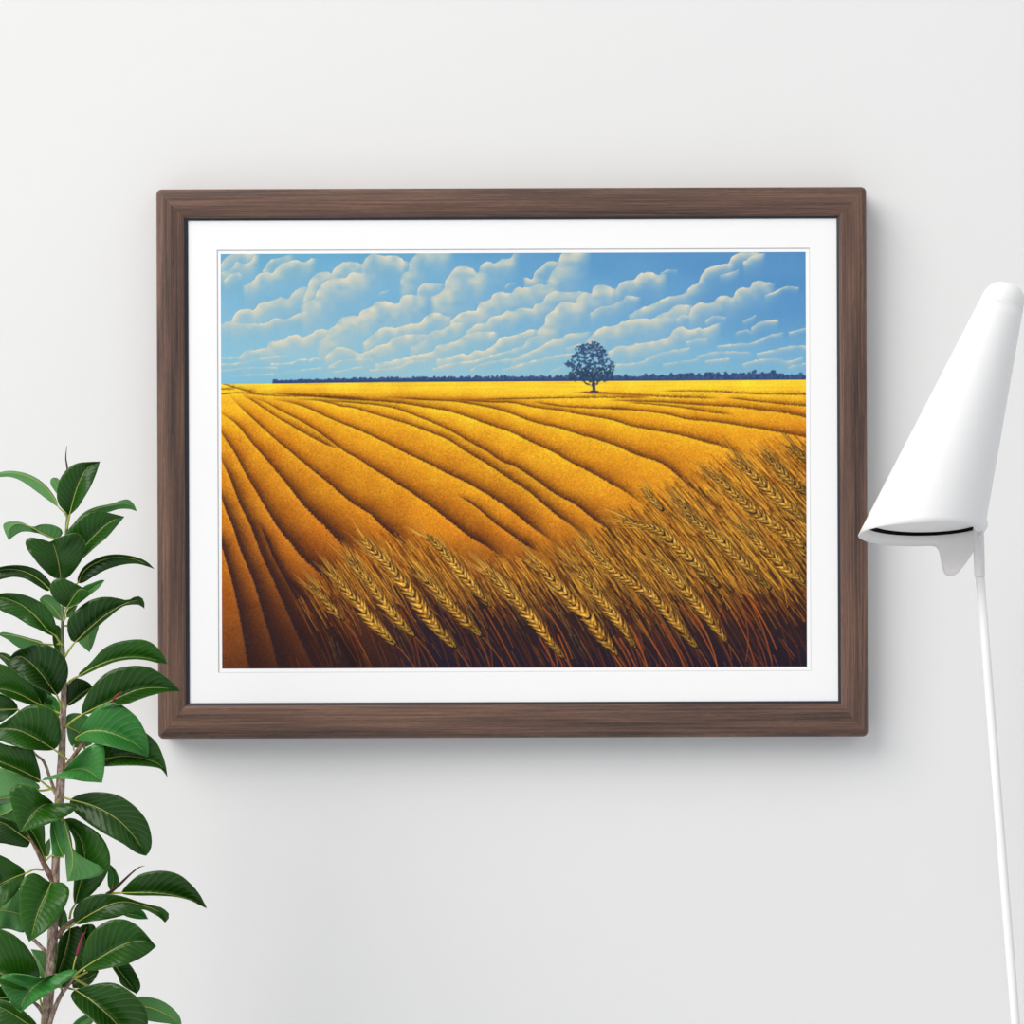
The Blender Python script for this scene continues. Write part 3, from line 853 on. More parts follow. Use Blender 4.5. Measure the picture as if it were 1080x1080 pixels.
def ear(hw, br, axis):
    A = cr(axis, 60)
    seg = np.linalg.norm(np.diff(A, axis=0), axis=1)
    s = np.concatenate([[0], np.cumsum(seg)])
    L = s[-1]

    def pos(q):
        q = max(0, min(L, q))
        return np.array([np.interp(q, s, A[:, 0]), np.interp(q, s, A[:, 1])])

    def frm(q):
        e = pos(q + 2) - pos(q - 2)
        e /= np.linalg.norm(e) + 1e-9
        return e, np.array([e[1], -e[0]])          # along (down-right), upper-right normal
    # stalk beyond the ear
    e, nrm = frm(L)
    p = pos(L)
    pts = [p + e*t*(20 + 28*br) + np.array([-0.10, 0.25])*t*t*34 for t in np.linspace(0, 1, 6)]
    stroke(pts, 1.1, 0.6, (150, 82, 30), 0.75)
    # dark bed so the ear stands out
    for q in np.arange(L*0.10, L, 1.6):
        f = q / L
        w = hw * (0.45 + 1.1*f if f < 0.5 else 1.0 if f < 0.85 else 1.0 - (f - 0.85)*4.5)
        c = pos(q)
        capsule(tx([c])[0], tx([c + frm(q)[0]])[0], w*K*1.05, w*K*1.05, (48, 30, 24), 0.16)
    # awns
    n = int(L / 1.5)
    for i in range(n):
        q = L * (0.04 + 0.92*rng.random())
        e, nrm = frm(q)
        sd = 1 if rng.random() < 0.6 else -1
        b = pos(q) + nrm*sd*hw*0.55*rng.random()
        ln = 14 + rng.random()*20
        dirv = -e + nrm*sd*(0.10 + 0.22*rng.random())
        dirv /= np.linalg.norm(dirv)
        bend = nrm*sd*0.05
        pts = [b + dirv*ln*t - bend*ln*t*t for t in (0, .4, .75, 1)]
        low = np.clip((q/L - 0.5)*1.4, 0, 1)*np.clip((b[1] - 590)/60, 0, 1)
        g = rng.random()
        c = (np.array([250, 202, 92])*g + np.array([190, 126, 40])*(1 - g))*(1 - low) + np.array([150, 78, 26])*low
        stroke(pts, 0.62, 0.25, c*br, 0.85)
        if rng.random() < 0.45:
            o = nrm*0.8
            stroke([x_ + o for x_ in pts], 0.5, 0.25, (46, 30, 24), 0.6)
    # kernels in two rows, chevrons pointing to the stalk
    step = 5.6
    q = L * 0.08
    k = 0
    while q < L - 1.5:
        f = q / L
        w = hw * (0.35 + 1.3*f if f < 0.5 else 1.0 if f < 0.80 else max(0.45, 1.0 - (f - 0.80)*2.6))
        e, nrm = frm(q)
        for sd in ((1, -1) if k % 2 else (-1, 1)):
            c = pos(q + (1.6 if sd > 0 else 0))
            c = c + rng.normal(size=2)*0.5
            base = c + e*(2.2 + rng.random()) + nrm*sd*0.4
            tip = c - e*(4.6 + 3.2*rng.random()) + nrm*sd*w*(0.85 + 0.45*rng.random())
            r_ = max(0.9, w*0.36)
            capsule(tx([base + e*0.8])[0], tx([tip])[0], r_*K + 1.1, 1.0, (36, 24, 22), 0.9)
            g = rng.random()
            dim = (1 - 0.30*np.clip((f - 0.70)*3.4, 0, 1)) * (0.86 + 0.22*rng.random())
            cc = (np.array([234, 172, 58])*g + np.array([188, 122, 34])*(1 - g))*br*dim
            capsule(tx([base])[0], tx([tip])[0], r_*K, 0.45, cc, 0.96)
            mid = base*0.55 + tip*0.45
            hl = mid + nrm*sd*r_*0.25 - e*0.4
            capsule(tx([base*0.8 + tip*0.2])[0], tx([hl])[0], r_*K*0.42, 0.3, np.array([255, 214, 112])*br*dim, 0.85)
        q += step * (0.8 + 0.25*w/hw) * (hw/5.2)
        k += 1

for (hw, br, ax) in EARS:
    ear(hw, br, ax)

# canvas weave
C *= 1 + (0.022 * np.sin(YY*2.1) * np.sin(XX*2.1) + 0.012*gr1)[..., None]
C = np.clip(C, 0, 255)

ALB = 0.93
lc = C / 255.0
lc = np.where(lc <= 0.04045, lc / 12.92, ((lc + 0.055) / 1.055) ** 2.4) * ALB
zz = (ART[3] - (np.arange(H_) + 0.0) * (438.4 / (H_ - 1))) * MM
xx = (ART[0] + np.arange(W_) * (618.3 / (W_ - 1))) * MM
co = np.zeros((H_, W_, 3), np.float32)
co[..., 0] = xx[None, :]
co[..., 1] = -(23.6 + DEEP) * MM
co[..., 2] = zz[:, None]
idx = np.arange(H_ * W_, dtype=np.int32).reshape(H_, W_)
quads = np.stack([idx[1:, :-1], idx[1:, 1:], idx[:-1, 1:], idx[:-1, :-1]], -1).reshape(-1, 4)
me = bpy.data.meshes.new('painted_landscape')
me.vertices.add(H_ * W_)
me.vertices.foreach_set('co', co.ravel())
nq = len(quads)
me.loops.add(nq * 4)
me.loops.foreach_set('vertex_index', quads.ravel())
me.polygons.add(nq)
me.polygons.foreach_set('loop_start', np.arange(0, nq * 4, 4, dtype=np.int32))
me.update(calc_edges=True)
att = me.color_attributes.new('Ink', 'FLOAT_COLOR', 'POINT')
att.data.foreach_set('color', np.concatenate([lc, np.ones((H_, W_, 1))], -1).astype(np.float32).ravel())
me.materials.append(M_PAINT)
po = bpy.data.objects.new('painted_landscape', me)
COL.objects.link(po)
po.parent = sheet
po['label'] = 'golden wheat field with furrows, ears of wheat, lone tree and cloudy blue sky'

# ------------------------------------------------------------------ floor lamp
LD = 0.35
LK = (DCAM - LD) / 2600.0
pole_top = np.array([1033.4, 606.0]); pole_dir = np.array([0.0795, 1.0])
fy = 540 + ZC / LK                                   # pixel row where the pole meets the floor
fx = pole_top[0] + (fy - pole_top[1]) * pole_dir[0]
PQ = -26.0                                           # pole stands a little behind the shade's axis (px)
base_pt = at(fx, fy, LD + PQ * LK)
lamp = empty('floor_lamp', (base_pt.x, base_pt.y, 0.0),
             'white metal floor lamp with a slanted cone shade, standing right of the picture frame', 'lamp')


def lp(x, y, q=0.0):
    """lamp drawing coordinates (px, px, px towards the camera) -> world"""
    return at(x, y, LD + q * LK)


L0, R0 = np.array([905.0, 565.0]), np.array([1038.0, 562.0])
L1, R1 = np.array([1034.5, 313.5]), np.array([1079.3, 325.5])
F0, F1 = np.array([0, -12.4, 65.0]), np.array([0, -3.0, 23.3])


def shade_pt(t, th, shrink=0.0):
    L = L0 + (L1 - L0)*t; R = R0 + (R1 - R0)*t
    c = (L + R)/2; ex = (R - L)/2
    F = F0 + (F1 - F0)*t
    a = np.linalg.norm(ex)
    s = (a - shrink)/a
    return lp(c[0] + (ex[0]*math.cos(th) + F[0]*math.sin(th))*s, c[1] + (ex[1]*math.cos(th) + F[1]*math.sin(th))*s, F[2]*math.sin(th)*s)


TONG = ([-82, -76, -72, -69, -65, -60, -55, -50, -45, -38, -30, -22, -16],
        [0, 1.5, 6, 13, 24, 33.5, 37.5, 37.5, 34.5, 25.5, 15.5, 6, 0])
NT = 192
verts, faces = [], []
ROWS = 22
for r in range(ROWS + 1):
    for k in range(NT):
        deg = -180 + 360.0*k/NT
        tmin = -np.interp(deg, *TONG)/262.0
        t = tmin + (1 - tmin)*(r/ROWS)**1.15
        verts.append(shade_pt(t, math.radians(deg)))
for r in range(ROWS):
    for k in range(NT):
        k2 = (k + 1) % NT
        faces.append((r*NT + k, r*NT + k2, (r+1)*NT + k2, (r+1)*NT + k))
shade = mesh_obj('lamp_shade', verts, faces, [M_WHITE, M_INNER], lamp, local=False, label='white cone shade with a pointed tongue at its lower back edge')
bm = bmesh.new(); bm.from_mesh(shade.data); bmesh.ops.recalc_face_normals(bm, faces=bm.faces)
# outward = away from the axis
ctr = sum((v.co for v in bm.verts), Vector()) / len(bm.verts)
if sum((f.calc_center_median() - ctr).dot(f.normal) for f in bm.faces) < 0:
    bmesh.ops.reverse_faces(bm, faces=bm.faces)
bm.to_mesh(shade.data); bm.free()
sm = shade.modifiers.new('Thickness', 'SOLIDIFY')
sm.thickness = 0.0013
sm.offset = -1
sm.material_offset = 1
sm.material_offset_rim = 0

# rounded cap
verts, faces = [], []
c1 = (L1 + R1)/2; ex1 = (R1 - L1)/2; ax = (c1 - (L0 + R0)/2); ax /= np.linalg.norm(ax)
CR = 12
for r in range(CR):
    w = 0.5*PI*r/CR
    rad, hh = 0.992*math.cos(w)**0.72, 22.5*math.sin(w) - 0.6
    for k in range(64):
        th = 2*PI*k/64
        x = c1[0] + (ex1[0]*math.cos(th) + F1[0]*math.sin(th))*rad + ax[0]*hh
        y = c1[1] + (ex1[1]*math.cos(th) + F1[1]*math.sin(th))*rad + ax[1]*hh
        verts.append(lp(x, y, F1[2]*math.sin(th)*rad))
verts.append(lp(c1[0] + ax[0]*22.7, c1[1] + ax[1]*22.7, 0))
for r in range(CR - 1):
    for k in range(64):
        k2 = (k + 1) % 64
        faces.append((r*64 + k, r*64 + k2, (r+1)*64 + k2, (r+1)*64 + k))
for k in range(64):
    faces.append(((CR-1)*64 + k, (CR-1)*64 + (k+1) % 64, CR*64))
cap = mesh_obj('shade_cap', verts, faces, M_WHITE, lamp, local=False)
recalc(cap)


# solid black ring paints the slot's shadow inside the mouth; pale reflector above it
v, f = [], []
for (t, sh) in ((0.041, 2.2), (0.041, 5.0), (0.054, 5.0), (0.054, 2.2)):
    for k in range(96):
        v.append(shade_pt(t, 2*PI*k/96, sh))
for j in range(4):
    for k in range(96):
        k2 = (k + 1) % 96
        f.append((j*96 + k, j*96 + k2, ((j+1) % 4)*96 + k2, ((j+1) % 4)*96 + k))
o = mesh_obj('gap_shadow_ring', v, f, M_BLACK, shade, smooth=False, local=False, label='black ring painted for the shadowed slot inside the shade mouth')
recalc(o)
v, f = [], []
for (t, fr) in ((0.0535, 0.0), (0.0535, 1.0), (0.062, 1.0), (0.062, 0.0)):
    a = 66 - 43*t
    for k in range(96):
        v.append(shade_pt(t, 2*PI*k/96, a - (a - 5.2)*max(fr, 0.01)))
for j in range(3):
    for k in range(96):
        k2 = (k + 1) % 96
        f.append((j*96 + k, j*96 + k2, (j+1)*96 + k2, (j+1)*96 + k))
f.append(tuple(range(96)))
o = mesh_obj('reflector', v, f, M_INNER, shade, smooth=False, local=False, label='pale grey inner reflector')
recalc(o)

# joint, sleeve and pole
v, f = tube([lp(1033, 544, PQ + 4), lp(1034, 552, PQ + 4), lp(1035, 562, PQ + 4)], [5.5*LK, 9.5*LK, 5.0*LK], 20)
o = mesh_obj('tilt_joint', v, f, M_WHITE, lamp, local=False)
sd = o.modifiers.new('Round', 'SUBSURF'); sd.levels = 2; sd.render_levels = 2
v, f = tube([lp(1031.8, 553, PQ), lp(1032.0, 566, PQ), lp(1033.2, 606.6, PQ), lp(1033.3, 608.4, PQ)], [5.2*LK, 6.0*LK, 5.6*LK, 5.2*LK], 28)
mesh_obj('pole_sleeve', v, f, M_SLEEVE, lamp, local=False, label='pale grey sleeve above the pole')
n = 12
pts = [lp(*(pole_top + (np.array([fx, fy]) - pole_top)*(i/n)*0.992), PQ) for i in range(n + 1)]
v, f = tube(pts, [4.75*LK]*(n + 1), 28)
mesh_obj('pole', v, f, M_WHITE, lamp, local=False)
# round base standing on the floor
v, f = [], []
prof = [(0.125, 0.0), (0.128, 0.004), (0.128, 0.012), (0.124, 0.017), (0.02, 0.022), (0.012, 0.03), (0.0, 0.03)]
for (rr, z) in prof:
    for k in range(64):
        v.append((rr*math.cos(2*PI*k/64), rr*math.sin(2*PI*k/64), z))
for j in range(len(prof) - 1):
    for k in range(64):
        k2 = (k + 1) % 64
        f.append((j*64 + k, j*64 + k2, (j+1)*64 + k2, (j+1)*64 + k))
f.append(tuple(range(63, -1, -1)))
mesh_obj('lamp_base', v, f, M_WHITE, lamp)

# ------------------------------------------------------------------ rubber plant
PD = 0.36
PK = (DCAM - PD) / 2600.0


def pp(x, y, q=0.0):
    """plant drawing coordinates (px, px, px towards the camera) -> world, exact under the lens"""
    d = PD + q * PK
    return at(x, y, d)


POT_TOP = 0.30
ypot = 540 + (ZC - POT_TOP) / PK
xpot = 30.0
pb = at(xpot, ypot, PD)
plant = empty('rubber_plant', (pb.x, pb.y, 0.0),
              'tall rubber plant with big glossy dark green leaves, standing left of the picture frame', 'plant')

# pot and soil, on the floor below the picture's edge
v, f = [], []
prof = [(0.0, 0.0), (0.095, 0.0), (0.102, 0.006), (0.135, 0.295), (0.137, 0.303), (0.132, 0.305), (0.128, 0.298), (0.122, 0.20)]
for (rr, z) in prof:
    for k in range(64):
        v.append((rr*math.cos(2*PI*k/64), rr*math.sin(2*PI*k/64), z))
for j in range(len(prof) - 1):
    for k in range(64):
        k2 = (k + 1) % 64
        f.append((j*64 + k, j*64 + k2, (j+1)*64 + k2, (j+1)*64 + k))
mesh_obj('plant_pot', v, f, M_POT, plant)
v, f = [], []
for j, (rr, z) in enumerate([(0.127, 0.276), (0.09, 0.281), (0.05, 0.283), (0.02, 0.284)]):
    for k in range(48):
        v.append((rr*math.cos(2*PI*k/48), rr*math.sin(2*PI*k/48), z + 0.002*math.sin(k*1.7 + j)))
for j in range(3):
    for k in range(48):
        k2 = (k + 1) % 48
        f.append((j*48 + k, j*48 + k2, (j+1)*48 + k2, (j+1)*48 + k))
f.append(tuple(range(144, 192)))
mesh_obj('soil', v, f, M_SOIL, plant)

BR = {}


def stem(name, pts, m, key, seg=14, n=24, label=None):
    """pts: (x, y, q, half width px)"""
    R = cr([p[:4] for p in pts], n)
    P = [pp(r[0], r[1], r[2]) for r in R]
    v, f = tube(P, [max(r[3], 0.25)*PK for r in R], seg)
    o = mesh_obj(name, v, f, m, plant, local=False, label=label)
    BR[key] = R
    return o

stem('trunk', [(67.6, 715, 0, 3.0), (67, 740, 0, 3.4), (66, 770, 0, 3.6), (65, 800, 0, 4.2), (63.2, 835, 0, 5.0), (60, 880, 0, 4.6), (58.6, 915, 0, 4.4), (57.5, 950, 0, 5.0), (56, 975, 0, 5.4),
               (54.6, 1010, 0, 5.7), (52, 1040, 0, 5.8), (49, 1080, 0, 6.0), (42, 1200, 0, 6.8), (34, 1350, 0, 7.6), (31, 1440, 0, 8.2), (xpot, ypot + 26, 0, 8.6)], M_BARK, 'main', 18, 60)
stem('young_stem', [(71.4, 543, 0, 1.6), (70.2, 560, 0, 1.8), (68.5, 600, 0, 1.9), (66.4, 640, 0, 1.7), (65.8, 675, 0, 1.9), (67.2, 698, 0, 2.4), (67.7, 722, 0, 2.9)], M_YOUNG, 'top', 14, 30,
     'grey green young stem')
stem('branch', [(65.5, 813, 1, 2.8), (72, 806, 4, 2.8), (81, 793, 7, 2.4), (92, 778, 8, 2.0)], M_TWIG, 'b1')
stem('branch', [(59, 838, -2, 2.0), (52.5, 820, -3, 1.7), (46, 803, -5, 1.6), (38, 796, -7, 1.2), (32, 788, -8, 0.8)], M_BARK, 'b2')
stem('branch', [(57, 931, 1, 3.6), (49, 916, 3, 3.2), (42, 903, 5, 2.4), (35, 890, 7, 1.6), (28, 878, 8, 0.9)], M_TWIG, 'b3')
stem('branch', [(61, 988, 1, 3.2), (67, 979, 4, 2.8), (74, 973, 7, 2.5), (79, 970, 8, 2.2)], M_TWIG, 'b4')
stem('branch', [(51, 1086, 6, 2.6), (56, 1068, 9, 2.6), (64, 1050, 12, 2.3), (71, 1040, 14, 2.1), (77.5, 1032, 15, 1.6)], M_BARK, 'b5')
stem('branch', [(46, 1069, -2, 2.6), (41, 1062, -3, 2.2), (33, 1055, -5, 1.4)], M_BARK, 'b6')
stem('branch', [(55, 1010, -6, 2.2), (30, 985, -14, 1.9), (5, 955, -18, 1.6), (-20, 900, -20, 1.4)], M_BARK, 'b7')

# leaves: M = midrib from blade base to tip, A / B = the two outlines (photo pixels at the plant's distance)
# z = depth of base, tip and arch in px towards the camera; side: 'top' glossy face, 'und' pale underside, 'new' fresh face
LEAVES = [
 dict(k='und', z=(0, -6, 0), M=[(62,535.5),(56,524),(45,511.5),(30,503),(12,499),(-5,500.5)], A=[(58,524.5),(46,509.5),(30,500),(12,496.5),(-3,498.5)], B=[(57,532),(50,527),(38,518),(22,507),(10,503),(-3,503)], p=[(71,546),(67,540)]),
 dict(k='und', z=(-4, -8, 0), M=[(67,532),(61,516),(56.5,503.5)], A=[(60,521),(54,512),(53,507),(54.5,504.5)], B=[(66,522),(65,510),(61,504.5)], p=[(71,545)]),
 dict(k='top', z=(4, 12, 4), M=[(73.5,543),(78,525),(83,510),(89,498),(96,490.5),(105.5,487)], A=[(70,541),(62,532),(59.8,522),(62,508),(70,495.5),(80,489),(93,487.5)], B=[(76,541),(82,535),(89,524),(97,510),(102,498)], p=[(70.3,559),(72,550)]),
 dict(k='und', z=(-8, -14, 2), M=[(76,560),(88,545),(100,537.5),(118,533),(135,531.5),(144.4,539.3)], A=[(78,552),(88,541),(100,535),(118,531),(134,526.5),(141,531.5)], B=[(84,556),(100,541),(115,540),(125,537),(137,537)]),
 dict(k='top', z=(2, 8, 4), M=[(72,591),(82,582.5),(90,575.5),(100,564.5),(112,553.5),(122,547.5),(131.3,545)], A=[(68,580),(69.5,563),(75,555),(85,545),(95,539),(103,538),(116,541)], B=[(80,594),(88,588),(100,577),(112,567),(122,556)]),
 dict(k='und', z=(0, 14, 2), M=[(57,568.5),(46,563.2),(34,556.6),(20,552.3),(11,556),(9.2,570)], A=[(63,566.5),(66,563),(65,558.5),(57,554),(46,552.8),(35,555.6),(22,550.5),(10,550),(3.2,553),(5,561)], B=[(51,567),(41,562.8),(30,560.7),(22,561.2),(14,566)]),
 dict(k='top', z=(4, 26, 4), M=[(64.2,610),(62,595),(59,582),(55.7,573.5),(52.5,571.5)], A=[(57,609.5),(45,600),(35,588),(28,577.5),(26.8,571),(31,567),(42,568.2)], B=[(71,609.5),(80,600),(88,587),(90.5,575),(87.5,567),(80,562.2),(68,564.5)], p=[(67,640),(66.5,624)]),
 dict(k='top', z=(0, -6, 4), M=[(82,615),(88,603),(100,594),(115,588.7),(130,588),(145,590.8),(162.4,599.5)], A=[(82,610),(87,600),(97,592),(108,587),(122,585),(135,586),(148,589),(156,593.2)], B=[(87,615),(97,609),(112,601),(128,596),(143,594.6),(156,597.3)]),
 dict(k='top', z=(0, 2, 2), M=[(53,622),(42,612),(30,604.5),(18,601),(5,600.5),(-8,604)], A=[(53.8,616),(45,605),(35,599),(22,596.5),(8,597),(-5,600)], B=[(50,623.5),(40,618),(28,611),(15,608.5),(5,610),(-6,612)]),
 dict(k='top', z=(6, 20, 4), M=[(70.5,641),(75,634),(80,626),(84.5,621.2),(90,622.5),(95,626.8)], A=[(66,639),(58,633),(52.5,622),(55,613.5),(63,609.3),(72,612),(82,617),(90,621.2)], B=[(74,640),(82,637),(90,630.5)], p=[(67,655),(68.5,647)]),
 dict(k='new', z=(0, 4, 0), M=[(76,640),(90,626.5),(100,618.5),(110,612)], A=[(79,631),(88,619),(98,614.5),(107,611.5)], B=[(82,637),(95,627),(104,620)]),
 dict(k='top', z=(8, 14, 6), M=[(59,671),(50,664.5),(38,650.5),(25,639.5),(12,633),(-2,629.5),(-12,629)], A=[(59.4,662),(56,650),(48,639),(37,632),(25,627.5),(10,625.5),(-5,627)], B=[(53,669.5),(44,665),(30,659),(15,650),(3,645),(-9,637)], p=[(66,681),(62,676)]),
 dict(k='und', z=(-6, -14, 0), M=[(66,655),(57,642),(48,634),(41.5,632)], A=[(60,653),(50,645),(44,638)], B=[(67,645),(60,633),(52,627.5),(46,628)]),
 dict(k='top', z=(-6, -10, 0), M=[(65,692),(61,675),(58.5,659)], A=[(58,684),(55.5,675),(56,664)], B=[(67,682),(66,668),(62,660)]),
 dict(k='top', z=(8, 12, 5), M=[(79,677.5),(90,667),(100,657.8),(112,648.5),(124,640.8),(135,635.5),(146,633),(152.3,641.5)], A=[(76,677),(71.2,666),(72,653),(80,644),(93,634),(105,630),(115,629.5),(125,631),(135,633),(143,629.2),(149,629.8),(152.2,635)], B=[(84,676),(93,669.3),(104,659.5),(116,649.5),(126,641.5),(133,638.6),(146,638)], p=[(68.5,692.5),(74,684)]),
 dict(k='new', z=(-4, -6, 0), M=[(70,651),(76,643.5),(82,638.2)], A=[(70.5,645),(75,640.3)], B=[(73,651),(78,646)]),
 dict(k='und', z=(-6, -10, 2), M=[(97,656),(93,672),(94.3,688)], A=[(90,662),(84,674),(83,677.5),(88,682.5)], B=[(104,659),(101.5,670),(98,681)]),
 dict(k='und', z=(-8, -10, 0), M=[(46,679),(30,674.5),(15,670.5),(-3,669)], A=[(44,676.5),(32,673),(18,669.3),(3,666.5)], B=[(40,681),(24,684.5),(15,680),(8,674.5)]),
 dict(k='top', z=(8, 22, 8), M=[(60,733.5),(53,724),(44,711.5),(35,701.5),(27,695),(19,692),(9,695.5)], A=[(64,729),(71,716),(72,705),(69,695),(60,685),(50,680.2),(40,679),(28,682.5),(15,688.3)], B=[(55,731.5),(42,725.5),(30,718.5),(18,710.5),(10.5,703.5)], p=[(65,748),(63,741)]),
 dict(k='top', z=(-2, -4, 0), M=[(14,700),(4,692.5),(-6,689)], A=[(11,692),(3,688.3)], B=[(10,703.5),(3,697)]),
 dict(k='top', z=(2, 4, 3), M=[(43,743.5),(33,738.6),(22,732.8),(10,728.4),(-8,725.5)], A=[(41,737),(37,727),(30,716),(20,708),(10,703.3),(0,700),(-7,699)], B=[(38,744.5),(28,741.7),(15,737.3),(5,733)]),
 dict(k='top', z=(-8, -14, 0), M=[(45,745),(38,731.5),(30.5,719)], A=[(39,742),(33,730.5)], B=[(54,743),(56,735),(50,728),(38,723.5)]),
 dict(k='new', z=(-5, -9, 0), M=[(62,757),(57,746),(47,739)], A=[(57,756),(50,748),(46,742.5)], B=[(64,748),(58,735.5),(50,733.5)]),
 dict(k='top', z=(4, 4, 6), M=[(82,713.8),(93,707),(106,700.6),(122,695.3),(140,693),(158,694.8),(176.3,700)], A=[(84,709),(90,704),(98,696),(108,685),(120,678.5),(135,675),(150,674.5),(160,678),(167,684),(173,692)], B=[(86,713.2),(95,708.7),(108,702.8),(122,697.6),(140,695),(155,696),(168,699.2)], p=[(71.5,721.5),(76.5,716.5)]),
 dict(k='top', z=(-5, -12, 0), M=[(70.5,744),(80,736.6),(88,730.6),(97,724)], A=[(70,735),(71,720),(78,715.2),(88,717),(95,721)], B=[(74,744),(81,739.5),(90,733)]),
 dict(k='top', z=(12, 12, 7), M=[(86,754),(100,747),(113,741.2),(130,733.5),(145,727.5),(160,725.3),(175,725.8),(190.3,728.8)], A=[(85.8,749),(89,738),(95,727),(103,717.5),(115,708),(130,703.5),(145,702),(158,704),(168,709),(178,716.5),(187,725)], B=[(92,753),(102,749.5),(114,745.5),(126,743.3),(134,742.3),(145,738),(160,733),(175,729.8)], p=[(69.5,767),(77,760)]),
 dict(k='top', z=(10, 16, 8), M=[(57,790.5),(45,783),(33,776),(20,770.3),(8,768.3),(-8,768.5)], A=[(60,788.5),(64,780),(64,770),(62,757),(55,748),(43,743.5),(30,744.2),(20,750),(10,758),(0,764.5)], B=[(52,791.5),(40,791),(25,789.3),(10,784.5),(0,781),(-7,776)], p=[(71,801),(64,795.5)]),
 dict(k='top', z=(-4, -4, 2), M=[(19,748),(6,748.2),(-12,748)], A=[(18,743.5),(12,737),(0,731.5),(-9,730)], B=[(17,751),(8,757),(0,762),(-9,764)]),
 dict(k='new', z=(14, 20, 10), M=[(79.5,779),(90,772.2),(105,770.5),(117,773.2),(130,778),(143,784.8),(156.2,798)], A=[(83,774),(88,765),(94,755),(103,746.3),(115,741.2),(125,742),(135,748),(145,757),(150,765),(155,776),(157.3,789)], B=[(84,781),(95,783.3),(110,786),(125,789.3),(140,793.3)], p=[(90,781),(85,781)]),
 dict(k='top', z=(8, 10, 7), M=[(98,804),(111,800.7),(125,798),(140,798),(155,801),(166,805),(173,811),(176.5,819)], A=[(99,797),(107,783),(122,770),(140,764.5),(154,773),(165,783),(171,795),(175,808)], B=[(104,807.5),(112,808),(125,807.3),(145,807.2),(160,808.5),(170,811)], p=[(88,786),(92,796)]),
 dict(k='und', z=(-2, -8, 0), M=[(70,766),(84,773),(97,785)], A=[(70.5,755),(80,752),(95,757),(100,772)], B=[(71.5,777),(76,787),(88,788.5)]),
 dict(k='new', z=(16, 26, 4), M=[(64,815.5),(76,811.6),(87,811.2),(97,815),(107.6,825.5)], A=[(68,811),(75,803),(84,795),(94,787.5),(103,783.5),(109,786.5),(110.7,800),(109.7,815)], B=[(56,817.5),(49,819.7),(44.3,822.3),(50,822.6),(62,821),(75,821.8),(88,824.2),(100,825)]),
 dict(k='top', z=(4, 8, 6), M=[(43,823.5),(30,816.5),(15,809.5),(0,803.5),(-10,800)], A=[(42.5,815),(40,806),(37,796),(33,789),(20,787.5),(8,786),(-7,782.5)], B=[(41,825.5),(30,821),(15,814.5),(0,808.5)], p=[(58,835),(50,829)]),
 dict(k='und', z=(-4, -4, 0), M=[(40,834),(12,841),(-9,843.5)], A=[(42,829),(30,820.5),(15,815),(-7,810.5)], B=[(30,844),(15,849),(5,849.5),(-7,849)]),
 dict(k='und', z=(0, 4, 0), M=[(17,851),(4,859),(-9,863)], A=[(12,847),(0,848),(-7,850)], B=[(19,864),(16,873),(8,872),(-7,869)]),
 dict(k='top', z=(14, 34, 4), M=[(57,847.8),(46,849),(36,857),(28,867.5),(21.2,877.4)], A=[(53,843.5),(45,838),(37,831.5),(27,827.2),(17,827.5),(11,832.5),(10.7,842),(14,857),(18,869)], B=[(63,847.3),(75,847),(81.3,850.5),(77,856),(65,863),(50,869.3),(35,874.3)], p=[(62.5,843),(60,846)]),
 dict(k='top', z=(6, 16, 8), M=[(74,843.2),(90,847),(105,852.7),(120,861.3),(132,871.3),(143,884.3),(154.3,902.5)], A=[(78,840.3),(86,837.5),(98,835.5),(112,836),(125,839),(137,846),(147,855),(155,866),(159,878),(160.2,889),(158.5,897)], B=[(73.5,848),(78,855.5),(90,866),(103,875),(115,882),(130,890),(142,898.3),(149,901.5)], p=[(66.5,841),(70,842)]),
 dict(k='top', z=(4, 2, 8), M=[(79,954),(83,938),(88,918),(89,900),(83,882),(68,864)], A=[(77.5,947),(78.3,930),(79.5,905),(79,887),(72,872),(66.5,865)], B=[(86,951),(97,943),(108,930),(116,912),(114.5,896),(105,880),(90,869.5),(76,862.5)], p=[(73.5,969),(75,961)]),
 dict(k='und', z=(24, 44, 0), M=[(67,864),(73,885),(77,905),(76,916),(71,929.6)], A=[(64.5,868),(67,885),(68.8,905),(69.7,920)], B=[(71,868),(75.5,885),(79,904),(90,907.5),(102,911),(110,919),(100,925),(85,927.7)]),
 dict(k='new', z=(8, 6, 2), M=[(67,904),(61.5,890),(57.5,876),(54.5,861)], A=[(56.5,902),(54,890),(53,876)], B=[(69,899),(68,885),(64,868),(58.5,860)], p=[(48,908),(54,902.5),(60,903)]),
 dict(k='und', z=(-4, -8, 0), M=[(48.5,904),(50,893),(52.5,884)], A=[(46,900),(47.5,890)], B=[(51.5,902),(53.5,893)]),
 dict(k='top', z=(0, 4, 3), M=[(32,887.5),(20,879),(8,870.3),(-8,863.5)], A=[(29,879),(20,870),(8,864),(-6,860)], B=[(29,893.3),(18,892.3),(5,889.7),(-7,887)], p=[(40,898),(36,892)]),
 dict(k='top', z=(-6, -8, 2), M=[(47.5,906),(41,890),(33,876),(26,866)], A=[(43,904),(34,889),(26,876)], B=[(47.5,890),(47,873),(44,862),(34,862)]),
 dict(k='top', z=(8, 10, 6), M=[(27,921),(15,925.5),(0,932.3),(-11,938)], A=[(23,915),(15,910),(5,904),(-9,900)], B=[(25,927),(20,938),(12,947.5),(4,955),(-9,962)], p=[(46,917.5),(36,917)]),
 dict(k='und', z=(0, 2, 0), M=[(28,965.5),(10,961.3),(-10,959)], A=[(26,945),(18,938),(6,952),(-7,955)], B=[(26,983),(10,980),(-8,977.5)]),
